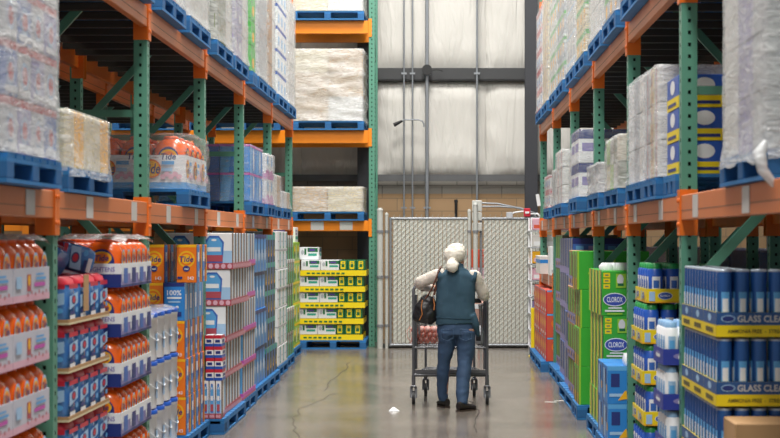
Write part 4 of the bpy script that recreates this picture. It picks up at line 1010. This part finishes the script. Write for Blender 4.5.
stack(1, 1.28, 14.05, FP, (.34, .26, .36), (2, 2, 4), GRN, tallgreen, 'bright green upright pack', '', name='green_pack', group='bright green packs', jit=.02, cat='pack')
def purp(mb, s, sx, sy, sz):
    for F in (cam_face(mb, sx, sy, sz), aisle_face(mb, s, sx, sy, sz)):
        F.rect(0, 0, 1, .2, YELO); F.rect(.3, .5, .7, .75, LILAC)
fpal(1, 1.26, 14.0, 14.6, 'bright green packs')
def bluegr(mb, s, sx, sy, sz):
    F = cam_face(mb, sx, sy, sz); F.rect(0, .85, 1, 1, NAVY); F.rect(.1, .1, .35, .8, SKY); F.rect(.5, .1, .9, .8, LILAC)
    A = aisle_face(mb, s, sx, sy, sz); A.rect(0, 0, 1, .2, LILAC); A.rect(.15, .2, .4, 1, NAVY); A.rect(.5, .2, .7, 1, GREYW); A.rect(.8, .2, .95, 1, KRAFTD)
def spray(mb, s, sx, sy, sz):
    F = cam_face(mb, sx, sy, sz); F.rect(0, 0, 1, .3, GREYW); F.rect(.1, .3, .9, .9, GRN); F.rect(.3, .4, .7, .7, OLIVE)
    A = aisle_face(mb, s, sx, sy, sz); A.rect(0, 0, 1, .28, LILAC); A.rect(.1, .3, .3, .95, GRND); A.rect(.4, .3, .6, .95, GRN); A.rect(.7, .3, .9, .95, LGRN); A.rect(.2, .08, .4, .2, YELO); A.rect(.6, .08, .8, .2, NAVY)
stack(1, 1.30, 14.62, FP, (.33, .28, .36), (2, 3, 4), KRAFT, spray, 'green and brown spray case', '', name='spray_case', group='spray cases', cat='case', jit=.015)
stack(1, 1.33, 15.48, FP, (.33, .28, .39), (2, 3, 4), BLUEM, bluegr, 'navy and lilac case', '', name='bottle_case', group='navy lilac cases', cat='case', jit=.02)
fpal(1, 1.27, 14.62, 16.32, 'green spray bottle cases')
stack(1, 1.38, 16.5, FP, (.34, .27, .39), (2, 4, 4), BLUEM, bluegr, 'blue and lilac bottle case', '', name='bottle_case', group='blue lilac cases', cat='case', jit=.02)
fpal(1, 1.34, 16.46, 17.62, 'blue and lilac cases')
stack(1, 1.42, 17.72, FP, (.33, .26, .40), (2, 4, 4), OLIVE, spray, 'olive and green bottle case', '', name='spray_case', group='olive cases', cat='case', jit=.02)
p = carton_proto(1, (.19, .4, .37), WHITE, lambda mb, s, sx, sy, sz: cam_face(mb, sx, sy, sz).rect(.1, .1, .6, .2, GREYW), 'box', 'white_box')
fpal(1, 1.34, 17.7, 18.84, 'olive and green cases')
put(p, (1.47, 19.3, 1.221), 'plain white carton on the small shelf at the right row end')
def orbox(mb, s, sx, sy, sz):
    for F in (cam_face(mb, sx, sy, sz), aisle_face(mb, s, sx, sy, sz)):
        F.disc(.6, .6, F.W*.3, F.H*.22, ORB); F.disc(.6, .6, F.W*.2, F.H*.14, YELO); F.rect(.6, .1, .95, .22, WHITE); F.rect(0, .93, .4, 1, SKY); F.rect(0, 0, .06, 1, RED)
stack(1, 1.31, 19.0, FP, (.24, .38, .30), (3, 3, 3), CORAL, orbox, 'coral orange powder box', '', name='powder_box', group='coral orange boxes')
stack(1, 1.31, 20.2, FP, (.24, .38, .30), (3, 3, 3), CORAL, orbox, 'coral orange rear pallet box', '', name='powder_box', group='coral orange boxes')
fpal(1, 1.25, 18.98, 20.16, 'nearer coral orange boxes'); fpal(1, 1.25, 20.18, 21.36, 'rear coral orange boxes')
p = carton_proto(1, (.16, .2, .24), OFFW, lambda mb, s, sx, sy, sz: [F.rect(0, .6, 1, .8, BLUEB) for F in (cam_face(mb, sx, sy, sz), aisle_face(mb, s, sx, sy, sz))], 'box', 'small_carton')
m_ = MB(); m_.box((0, 0, -.015), (.95, 2.3, .03), OFFW, .003); tag(m_.build('shelf_board', loc=(XR+.58, 20.2, 1.219)), 'pale shelf board on the low beam of the farthest right bay', 'shelf')
m_ = MB(); m_.box((0, 0, -.05), (.05, 2.4, .10), ORANGE, .003); tag(m_.build('rack_beam', loc=(XR+DEP, 20.18, 1.188)), 'low rear orange beam under the pale shelf board, farthest right bay', 'rack beam')
for i in range(4): put(p, (1.38+.165*0, 20.0+.25*i, 1.221), 'small white and blue carton on the pale shelf, %s from near end' % ORD[i], 'small cartons on the shelf')
# end display at the right row end
t = empty('end_display', (1.36, 21.95, 0), 'tall narrow end display of pink and white packs beside the right gate', 'display')
m_ = MB()
for x in (-.07, .5):
    for y in (-.3, .3): m_.box((x, y, 1.0), (.02, .02, 2.0), WPL)
m_.build('stand', t)
for k in range(8):
    m_ = MB(); m_.box((.21, 0, .12+k*.24), (.6, .62, .012), GREYW); m_.build('shelf', t)
    m_ = MB()
    m_.box((.21, 0, .12+k*.24+.10), (.54, .56, .17), (PINK, OFFW, LILAC, OFFW, PINK, YELO, OFFW, PINK)[k], .01); F = cam_face(m_, .54, .56, .17, .126+k*.24, (.21, 0)); F.rect(.05, .2, .95, .5, (WHITE, PINK, WHITE, CORAL)[k % 4]); F = aisle_face(m_, 1, .54, .56, .17, .126+k*.24, (.21, 0)); F.rect(.05, .2, .95, .5, (WHITE, PINK, WHITE, CORAL)[k % 4]); m_.build('pack', t)
m_ = MB(); m_.box((0, 0, .35), (.05, .05, .70), YEL, .006); m_.box((0, 0, .008), (.11, .11, .016), YEL); tag(m_.build('bollard', loc=(1.30, 21.5, 0)), 'slim yellow guard post at the floor of the right row end', 'post')

# sign glimpsed through the right rack
t = empty('notice_sign', (2.62+.75, 14.6, 1.66), 'white notice with red capitals glimpsed through the right rack', 'sign')
m_ = MB(); m_.box((0, 0, 0), (.42, .01, .36), WHITE); m_.build('board', t)
m_ = MB(); F = Face(m_, (-.21, -.005, -.18), (1, 0, 0), (0, 0, 1), .42, .36)
for i, tx in enumerate(('ERGE', 'RE EC', 'H TI')): F.text(tx, .5, .80-.3*i, .17, RED, .85)
m_.build('lettering', t)
m_ = MB(); m_.box((0, 0.01, .26), (.03, .006, .2), STEEL); m_.build('hanger', t)

# litter
m_ = MB(); v = []
pts = [(-.07, -.02, 0), (-.02, -.05, .0), (.03, -.035, .0), (.075, -.01, 0), (.06, .04, 0), (.01, .06, 0), (-.05, .045, 0), (-.03, 0, .03), (.03, .01, .022), (0, .03, .035)]
m_.add([(x, y, z+.002) for x, y, z in [(a*.75, b*.8, c) for a, b, c in pts]], [(0, 1, 7), (1, 2, 8), (2, 3, 8), (3, 4, 8), (4, 5, 9), (5, 6, 9), (6, 0, 7), (7, 1, 8), (7, 8, 9), (7, 9, 6), (8, 4, 9)], WHITE)
tag(m_.build('paper_scrap', loc=(X(394, 14.74), 14.74, 0)), 'crumpled white paper scrap lying on the floor left of the cart', 'litter')
m_ = MB()
for i in range(5):
    a, b = random.uniform(-.1, .1), random.uniform(-.08, .08)
    m_.add([(a-.03, b-.01, .0015), (a+.03, b-.015, .0015), (a+.035, b+.012, .003), (a-.025, b+.015, .0025)], [(0, 1, 2, 3)], OFFW)
tag(m_.build('paper_shreds', loc=(X(554, 15.6), 15.6, 0)), 'flattened pale paper shreds on the floor near the right pallets', 'litter')

# ------------------------------------------------------------------ shopping cart
CY = 15.32; cart = empty('shopping_cart', (.085, CY, 0), 'tall grey metal shopping cart pushed by the woman in the middle of the aisle', 'shopping cart')
S2 = P('dark grey cart metal', '#66676b', .35, metal=.4)
nw, fw, LN = .375, .26, .78
def tb(name, pts, r, m=S2, seg=8, parent=cart):
    q = MB(); q.tube(pts, r, m, seg); return q.build(name, parent)
for sx_ in (-1, 1):
    m_ = MB(); x = sx_*nw
    m_.tube([(x, 0, .30), (x, 0, 1.10), (x, .005, 1.17), (x-sx_*.015, .015, 1.205), (x-sx_*.05, .02, 1.215), (x-sx_*.075, .02, 1.2), (x-sx_*.08, .02, 1.17)], .016, S2, 10)
    m_.tube([(x*.93, .02, .36), (x*.93, .02, 1.12)], .012, S2, 8)
    m_.tube([(x, .0, .58), (sx_*fw, LN, .62)], .013, S2, 8); m_.tube([(x, .0, 1.02), (sx_*fw, LN, .98)], .013, S2, 8)
    m_.tube([(sx_*fw, LN, .98), (sx_*fw, LN, .30)], .013, S2, 8)
    m_.build('side_frame', cart)
tb('handle_bar', [(-nw+.07, .02, 1.17), (nw-.07, .02, 1.17)], .017, P('dark handle grip', '#3a2a2a', .5))
tb('cross_rail', [(-nw, 0, .58), (nw, 0, .58)], .011)
m_ = MB()
for z in (.30,):
    m_.tube([(-nw, 0, z), (nw, 0, z), (fw, LN, z), (-fw, LN, z), (-nw, 0, z)], .017, S2, 8)
for i in range(1, 8): y = LN*i/8; xx = nw+(fw-nw)*i/8; m_.tube([(-xx, y, .305), (xx, y, .305)], .005, S2, 6)
m_.box((0, .0, .335), (2*nw, .02, .035), S2)
m_.build('lower_rack', cart)
m_ = MB()
for i in range(13):
    f = i/12; x0 = -nw+2*nw*f; x1 = -fw+2*fw*f
    m_.tube([(x0, .0, .585), (x1, LN, .62), (x1, LN, .98)], .0035, S2, 5)
for i in range(15):
    y = LN*i/14
    for sx_ in (-1, 1): xx = sx_*(nw+(fw-nw)*i/14); m_.tube([(xx, y, .585+.035*i/14), (xx, y, 1.02-.04*i/14)], .0035, S2, 5)
for z in (.68, .77, .86, .94):
    m_.tube([(-nw, 0, z), (-fw, LN, z), (fw, LN, z), (nw, 0, z)], .0035, S2, 5)
for i in range(9): y = LN*i/8; xx = nw+(fw-nw)*i/8; m_.tube([(-xx, y, .583+.035*i/8), (xx, y, .583+.035*i/8)], .0035, S2, 5)
m_.tube([(-nw, 0, 1.02), (-fw, LN, .98), (fw, LN, .98), (nw, 0, 1.02)], .009, S2, 6)
m_.build('wire_basket', cart)
m_ = MB(); m_.box((nw-.055, .12, .82), (.012, .22, .40), P('grey seat plastic', '#77787c', .45), .004); m_.box((-nw+.055, .12, .86), (.012, .20, .30), MATS['grey seat plastic'], .004); m_.build('side_panel', cart)
m_ = MB(); m_.box((.22, .03, 1.06), (.2, .02, .05), BLACK, .006); m_.build('seat_flap', cart)
for (x, y) in ((-nw, 0), (nw, 0), (-fw, LN), (fw, LN)):
    c = MB(); c.tube([(x, y, .30), (x, y, .19)], .02, S2, 10); c.box((x, y, .185), (.06, .06, .02), S2, .004)
    for q in (-1, 1): c.bar((x+q*.022, y, .18), (x+q*.022, y-.025, .07), .03, .004, S2)
    f_ = c.build('caster_fork', cart)
    w_ = MB(); w_.tube([(x-.016, y-.025, .072), (x+.016, y-.025, .072)], .071, DARK, 22); w_.tube([(x-.019, y-.025, .072), (x+.019, y-.025, .072)], .035, GREYW, 14); w_.build('wheel', f_)
    if y == 0:
        g_ = MB(); g_.bar((x, y, .30), (x-math.copysign(.0, x), y+.14, .36), .03, .03, S2); g_.build('gusset', cart)
# goods in the basket
t = empty('net_sack', (X(424.5, CY+.35), CY+.30, .607), 'pinkish netted sack of round produce in the cart basket', 'sack')
PKS = P('pink produce skin', '#d8a69e', .5, var=.25, scale=25)
m_ = MB(); rs = random.Random(3)
def ball(m_, c, r, mt, sx=1, sz=1):
    m_.sloft([(c[2]+r*sz*math.sin(a), max(.001, r*sx*math.cos(a)), max(.001, r*math.cos(a)), 2) for a in [math.pi*(i/8-.5) for i in range(9)]], mt, 12, c=(c[0], c[1]), cap=False)
for L_ in range(3):
    for i in range(4):
        for j in range(3): ball(m_, (-.10+.066*i+rs.uniform(-.008, .008)+(.02 if L_ % 2 else 0), -.06+.065*j, .038+.05*L_), .037, PKS)
m_.build('produce', t)
m_ = MB()
for i in range(9): a = -.15+.036*i; m_.tube([(a, -.105, .0), (a+.04, -.108, .06), (a+.06, -.10, .13), (a*.8+.05, -.05, .178)], .0022, CORAL, 4)
for i in range(9): a = -.13+.036*i; m_.tube([(a, -.105, .0), (a-.04, -.108, .06), (a-.05, -.10, .13), (a*.8-.04, -.05, .178)], .0022, CORAL, 4)
m_.build('net', t)
t = empty('bagged_goods', (X(480, CY+.3), CY+.3, .607), 'white and dark bagged goods at the right of the cart basket', 'bag')
m_ = MB(); m_.sloft([(0, .05, .1, 3), (.05, .06, .12, 3), (.13, .05, .1, 2.5), (.18, .015, .03, 2)], GREYW, 14); m_.build('bag', t)
m_ = MB(); m_.box((-.02, -.115, .06), (.05, .01, .06), DARK, .003); m_.build('label', t)
t = empty('produce_pack', (X(479, CY+.3), CY+.52, .62), 'tan and pink pack standing in the right side of the cart basket', 'pack')
m_ = MB(); m_.box((0, 0, .21), (.12, .1, .42), P('tan pink pack', '#c49a8c', .5), .02); m_.build('pack_body', t); m_ = MB(); m_.box((0, -.052, .36), (.1, .003, .05), WHITE); m_.build('label', t)

# ------------------------------------------------------------------ woman seen from behind
PX, PY = .16, 14.95
person = empty('person', (PX, PY, 0), 'woman seen from behind in teal vest, blue jeans and pale head scarf pushing the cart', 'person')
def limb(m_, pts, radii, mt, seg=18, front=1.0):   # radii: (rx, ry) per joint, smooth path
    P_ = [Vector(p) for p in pts]; out = []; rr = []
    n = len(P_)
    for i in range(n-1):
        p0, p1, p2, p3 = P_[max(i-1, 0)], P_[i], P_[i+1], P_[min(i+2, n-1)]
        for k in range(5):
            t = k/5; out.append(.5*((2*p1)+(p2-p0)*t+(2*p0-5*p1+4*p2-p3)*t*t+(3*p1-p0-3*p2+p3)*t**3))
            a, b = radii[i], radii[i+1]; t2 = t*t*(3-2*t); rr.append((a[0]+(b[0]-a[0])*t2, a[1]+(b[1]-a[1])*t2))
    out.append(P_[-1]); rr.append(radii[-1])
    vs = []; fs = []; N = len(out)
    for i, p in enumerate(out):
        tg = (out[min(i+1, N-1)]-out[max(i-1, 0)]).normalized()
        a = Vector((1, 0, 0)); a = (a-tg*a.dot(tg))
        if a.length < .3: a = Vector((0, 0, 1)); a = a-tg*a.dot(tg)
        a.normalize(); b = tg.cross(a)
        for k in range(seg):
            an = 2*math.pi*k/seg; vs.append(p+a*math.cos(an)*rr[i][0]+b*math.sin(an)*rr[i][1])
    for i in range(N-1):
        for k in range(seg): fs.append((i*seg+k, i*seg+(k+1) % seg, (i+1)*seg+(k+1) % seg, (i+1)*seg+k))
    m_.add(vs, fs, mt, True); m_.add(vs[:seg], [tuple(range(seg-1, -1, -1))], mt); m_.add(vs[-seg:], [tuple(range(seg))], mt)
def fuse(m_, name, parent, voxel=.009, smooth=4, wr=0, wscale=9):
    o = bpy.data.objects.new('tmp', m_.mesh('tmp')); C.objects.link(o)
    md = o.modifiers.new('r', 'REMESH'); md.mode = 'VOXEL'; md.voxel_size = voxel; md.use_smooth_shade = True
    sm = o.modifiers.new('s', 'SMOOTH'); sm.iterations = smooth; sm.factor = .5
    dg = bpy.context.evaluated_depsgraph_get(); me = bpy.data.meshes.new_from_object(o.evaluated_get(dg)); mt = m_.mats[0]; bpy.data.objects.remove(o)
    me.materials.clear(); me.materials.append(mt)
    if wr:
        for v in me.vertices:
            c = v.co; d = noise.noise(Vector((c.x*wscale, c.y*wscale, c.z*wscale*.9)))+.5*noise.noise(Vector((c.x*wscale*2.3, c.y*wscale*2, c.z*wscale*3)))
            v.co += v.normal*wr*d
    for p in me.polygons: p.use_smooth = True
    me.name = name; oo = bpy.data.objects.new(name, me); C.objects.link(oo); oo.parent = parent; return oo
SKIN = P('skin', '#c58f74', .5, var=.06)
JEAN = P('blue denim', '#324a68', .8, var=.22, scale=7)
VEST = P('teal fleece', '#335062', .9, var=.12, scale=8)
SWEAT = P('cream knit', '#d9cfc4', .85, var=.06)
SCARF = P('cream head scarf', '#ded7ca', .7, var=.08, scale=12)
SHOE = P('dark shoe leather', '#211c1b', .5)
# skeleton (local: x right, y forward, z up)
LS, LE, LH = Vector((-.185, .0, 1.335)), Vector((-.385, .10, 1.245)), Vector((-.262, .375, 1.185))
RS, RE_, RH = Vector((.165, .0, 1.32)), Vector((.265, .10, 1.12)), Vector((.225, .37, 1.185))
HD = Vector((-.02, .035, 1.505))
b = MB()
limb(b, [(-.01, .0, .78), (-.015, 0, .95), (-.015, .0, 1.15), (-.01, .0, 1.3), (-.01, .015, 1.385), (-.015, .03, 1.47)], [(.165, .12), (.15, .105), (.165, .11), (.15, .1), (.06, .06), (.05, .055)], SKIN)
for A, B_, H_ in ((LS, LE, LH), (RS, RE_, RH)): limb(b, [A, B_, H_-Vector((0, .05, 0))], [(.05, .05), (.04, .04), (.027, .027)], SKIN, 12)
limb(b, [(-.095, 0, .8), (-.13, .03, .47), (-.14, .10, .09)], [(.085, .09), (.055, .06), (.035, .04)], SKIN)
limb(b, [(.085, -.02, .8), (.055, -.06, .45), (.03, -.22, .07)], [(.085, .09), (.055, .06), (.035, .04)], SKIN)
# head, turned to the right: jaw, nose, ears
ry = -.75; cR, sR = math.cos(ry), math.sin(ry)
def hp(x, y, z): return (HD.x+x*cR-y*sR, HD.y+x*sR+y*cR, HD.z+z)   # local head frame, +y is where she looks
for c, r in (((0, 0, .025), .088), ((0, .02, -.03), .072), ((0, .045, -.07), .045), ((0, -.03, .02), .08), ((0, .06, .03), .045)): ball(b, hp(*c), r, SKIN)
limb(b, [hp(0, .078, .025), hp(0, .104, -.005), hp(0, .112, -.022)], [(.008, .008), (.012, .012), (.014, .011)], SKIN, 10)
for q in (-1, 1): ball(b, hp(q*.078, -.005, -.015), .018, SKIN, .5, 1.6)
ball(b, hp(0, .088, -.06), .014, SKIN); ball(b, hp(0, .075, -.10), .02, SKIN)
# hands: palm and five fingers curled round the handle
def hand(b, H_, side):
    hx = H_.x; top = H_+Vector((0, -.012, .024))
    limb(b, [H_+Vector((0, -.085, .0)), H_+Vector((0, -.045, .02)), H_+Vector((0, -.008, .028))], [(.024, .02), (.036, .016), (.04, .014)], SKIN, 12)
    for i, (ln, dx) in enumerate(((.9, -.031), (1, -.010), (.97, .011), (.8, .031))):
        dx *= -side
        limb(b, [H_+Vector((dx, -.01, .028)), H_+Vector((dx, .02*ln, .024)), H_+Vector((dx, .030*ln, -.002)), H_+Vector((dx*.95, .016, -.024*ln)), H_+Vector((dx*.9, -.004, -.027))], [(.0095, .0095)]*2+[(.0088, .0088), (.008, .008), (.007, .007)], SKIN, 8)
    limb(b, [H_+Vector((side*-.03*-1, -.06, .012)), H_+Vector((side*.05*-1, -.035, .0)), H_+Vector((side*.042*-1, -.018, -.022)), H_+Vector((side*.025*-1, -.004, -.03))], [(.012, .012), (.011, .011), (.0095, .0095), (.008, .008)], SKIN, 8)
hand(b, LH, -1); hand(b, RH, 1)
body = fuse(b, 'body', person, .0065, 2)
# eyes, brows, lips, glasses
m_ = MB()
for q in (-1, 1): ball(m_, hp(q*.032, .088, .012), .011, WHITE); ball(m_, hp(q*.032, .0965, .012), .0055, BLACK)
m_.build('eyes', person)
m_ = MB(); ball(m_, hp(0, .097, -.058), .012, ROSE, 1.6, .4); m_.build('lips', person)
m_ = MB()
for q in (-1, 1):
    m_.tube([hp(q*(.034)+.024*math.cos(a), .106, .012+.02*math.sin(a)) for a in [2*math.pi*i/14 for i in range(15)]], .0022, BLACK, 5)
    m_.tube([hp(q*.058, .104, .018), hp(q*.083, .04, .012), hp(q*.086, -.02, .005)], .0028, BLACK, 5)
m_.tube([hp(-.01, .106, .014), hp(.01, .106, .014)], .002, BLACK, 5)
tag(m_.build('glasses', person), 'dark-rimmed glasses', None)
# cream jumper (sleeves)
for A, B_, H_, mid in ((LS, LE, LH, .9), (RS, RE_, RH, 1)):
    b = MB(); limb(b, [A+Vector((.05 if A.x < 0 else -.05, 0, .01)), A, (A+B_)/2+Vector((0, 0, .005)), B_, (B_+H_)/2+Vector((0, -.01, -.008)), H_+Vector((0, -.075, 0))], [(.05, .05), (.062, .062), (.062, .062), (.057, .056), (.046, .046), (.033, .033)], SWEAT)
    fuse(b, 'sleeve', person, .008, 5, .006, 11)
# vest: torso, collar, hem with a tail at the right
b = MB()
limb(b, [(-.022, .0, .845), (-.026, .0, .93), (-.026, .0, 1.08), (-.02, .0, 1.22), (-.016, -.002, 1.315), (-.013, .005, 1.375), (-.012, .012, 1.40)],
     [(.205, .145), (.202, .14), (.196, .13), (.198, .128), (.188, .115), (.118, .09), (.07, .072)], VEST, 28)
limb(b, [(-.012, .014, 1.375), (-.012, .02, 1.42), (-.01, .025, 1.445)], [(.078, .078), (.073, .074), (.074, .075)], VEST, 20)
limb(b, [(.13, -.02, .93), (.165, -.02, .85), (.19, -.01, .76), (.205, 0, .715)], [(.055, .09), (.045, .075), (.025, .04), (.008, .015)], VEST, 14)
limb(b, [(-.165, 0, 1.315), (-.207, 0, 1.31)], [(.075, .085), (.072, .08)], VEST, 16); limb(b, [(.15, 0, 1.305), (.182, 0, 1.30)], [(.075, .085), (.072, .08)], VEST, 16)
v = fuse(b, 'vest', person, .009, 5, .007, 6)
m_ = MB(); n = 40
m_.tube([(-.022+.209*math.cos(2*math.pi*i/n), .149*math.sin(2*math.pi*i/n), .905-.01*math.cos(2*math.pi*i/n)) for i in range(n+1)], .004, P('vest seam', '#24404f', .9), 5, cap=False)
m_.build('hem_seam', v)
# jeans
b = MB()
limb(b, [(-.02, .0, .88), (-.02, .0, .80), (-.02, -.01, .72)], [(.175, .12), (.192, .14), (.19, .138)], JEAN, 26)
limb(b, [(-.105, -.005, .77), (-.118, .005, .62), (-.145, .03, .44), (-.153, .07, .25), (-.150, .10, .075)], [(.1, .13), (.086, .1), (.066, .08), (.058, .072), (.049, .065)], JEAN, 22)
limb(b, [(.078, -.02, .77), (.075, -.035, .62), (.062, -.07, .43), (.045, -.14, .24), (.035, -.215, .055)], [(.1, .13), (.090, .1), (.075, .085), (.066, .076), (.054, .07)], JEAN, 22)
j = fuse(b, 'jeans', person, .009, 4, .010, 8)
STITCH = P('jeans stitching', '#4a6484', .7)
for cx in (-.11, .075):
    m_ = MB(); q = [(-.06, .0), (.06, .0), (.06, -.09), (0, -.115), (-.06, -.09), (-.06, 0)]
    m_.tube([(cx+a, -.140-.012*math.cos(a*12)+.0+abs(cx+a+.02)*.06, .80+c) for a, c in q], .0028, STITCH, 4); m_.build('pocket', j)
# scarf over the hair with gathered bun at the nape
b = MB()
for c, r in (((0, -.01, .045), .1), ((0, -.045, .02), .092), ((0, -.05, -.03), .075), ((.0, .02, .06), .088), ((.03, -.02, .03), .088), ((-.03, -.02, .03), .088)): ball(b, hp(*c), r, SCARF)
limb(b, [(-.055, -.05, 1.475), (-.062, -.10, 1.45), (-.055, -.13, 1.415), (-.03, -.12, 1.375)], [(.03, .035), (.055, .045), (.068, .05), (.03, .03)], SCARF, 18)
sc = fuse(b, 'head_scarf', person, .007, 3, .006, 16)
m_ = MB(); m_.tube([(-.05-.052*math.cos(a), -.09-.045*math.sin(a), 1.452+.01*math.cos(a)) for a in [math.pi*2*i/16 for i in range(17)]], .010, SCARF, 7, cap=False); m_.build('scarf_knot', sc)
# shoes
for (x, y, z0, rz, nm) in ((-.135, .13, .0, .35, ''), (.055, -.22, .0, -.75, '')):
    m_ = MB(); cs, sn = math.cos(rz), math.sin(rz)
    def sp(px, py, pz): return (x+px*cs-py*sn, y+px*sn+py*cs, pz+z0)
    pts = [(-.085, .030, .040), (-.06, .036, .044), (.0, .04, .034), (.08, .046, .028), (.13, .040, .022), (.165, .018, .014)]
    q = MB(); vs = []; fs = []
    for (py, rx, hh) in pts:
        for k in range(14):
            a = 2*math.pi*k/14; vs.append(sp(rx*math.cos(a), py, .012+max(0, hh+hh*math.sin(a))))
    for i in range(len(pts)-1):
        for k in range(14): fs.append((i*14+k, (i+1)*14+k, (i+1)*14+(k+1) % 14, i*14+(k+1) % 14))
    q.add(vs, fs, SHOE, True); q.add(vs[:14], [tuple(range(14))], SHOE); q.add(vs[-14:], [tuple(range(13, -1, -1))], SHOE)
    s_ = q.build('shoe', person)
    q = MB(); out = [sp(a, b_, .0) for a, b_ in ((-.03, -.09), (.03, -.09), (.042, -.03), (.046, .08), (.03, .15), (0, .172), (-.03, .15), (-.046, .08), (-.042, -.03))]
    q.add(out+[(a, b_, .016) for a, b_, c in out], [tuple(range(8, -1, -1)), tuple(range(9, 18))]+[(i, (i+1) % 9, 9+(i+1) % 9, 9+i) for i in range(9)], P('dark sole', '#3a2c24', .7)); q.build('sole', s_)
# handbag on the left shoulder
t = empty('handbag', (-.315, .02, .83), 'black leather handbag with tan straps hanging from the left shoulder of the woman', 'handbag')
t.location = (PX-.335, PY-.02, .815)
b = MB(); BAGM = P('black bag leather', '#19181b', .42, var=.2)
limb(b, [(-.01, 0, .035), (-.0, 0, .09), (.015, 0, .17), (.035, 0, .25), (.06, .0, .31)], [(.09, .05), (.128, .075), (.118, .07), (.085, .05), (.05, .025)], BAGM, 20)
fuse(b, 'bag_body', t, .008, 4, .008, 12)
m_ = MB(); m_.tube([(.08, .0, .27), (.12, .01, .40), (.128, .03, .50), (.15, .01, .575), (.165, .04, .60)], .011, TAN if False else P('brown strap leather', '#5b3426', .5), 7); m_.tube([(.01, -.03, .28), (.075, -.05, .38), (.115, -.06, .48), (.148, -.035, .575), (.165, .0, .592)], .009, MATS['brown strap leather'], 7); m_.build('strap', t)
m_ = MB(); m_.tube([(-.02, -.055, .27), (-.03, -.075, .2), (-.02, -.085, .13), (-.05, -.08, .07)], .005, TAN, 6); m_.tube([(.09, -.04, .29), (.10, -.06, .22), (.095, -.065, .17)], .006, TAN, 6); m_.build('tan_trim', t)
m_ = MB(); m_.box((.098, -.055, .30), (.018, .01, .03), GALV, .002); m_.build('buckle', t)
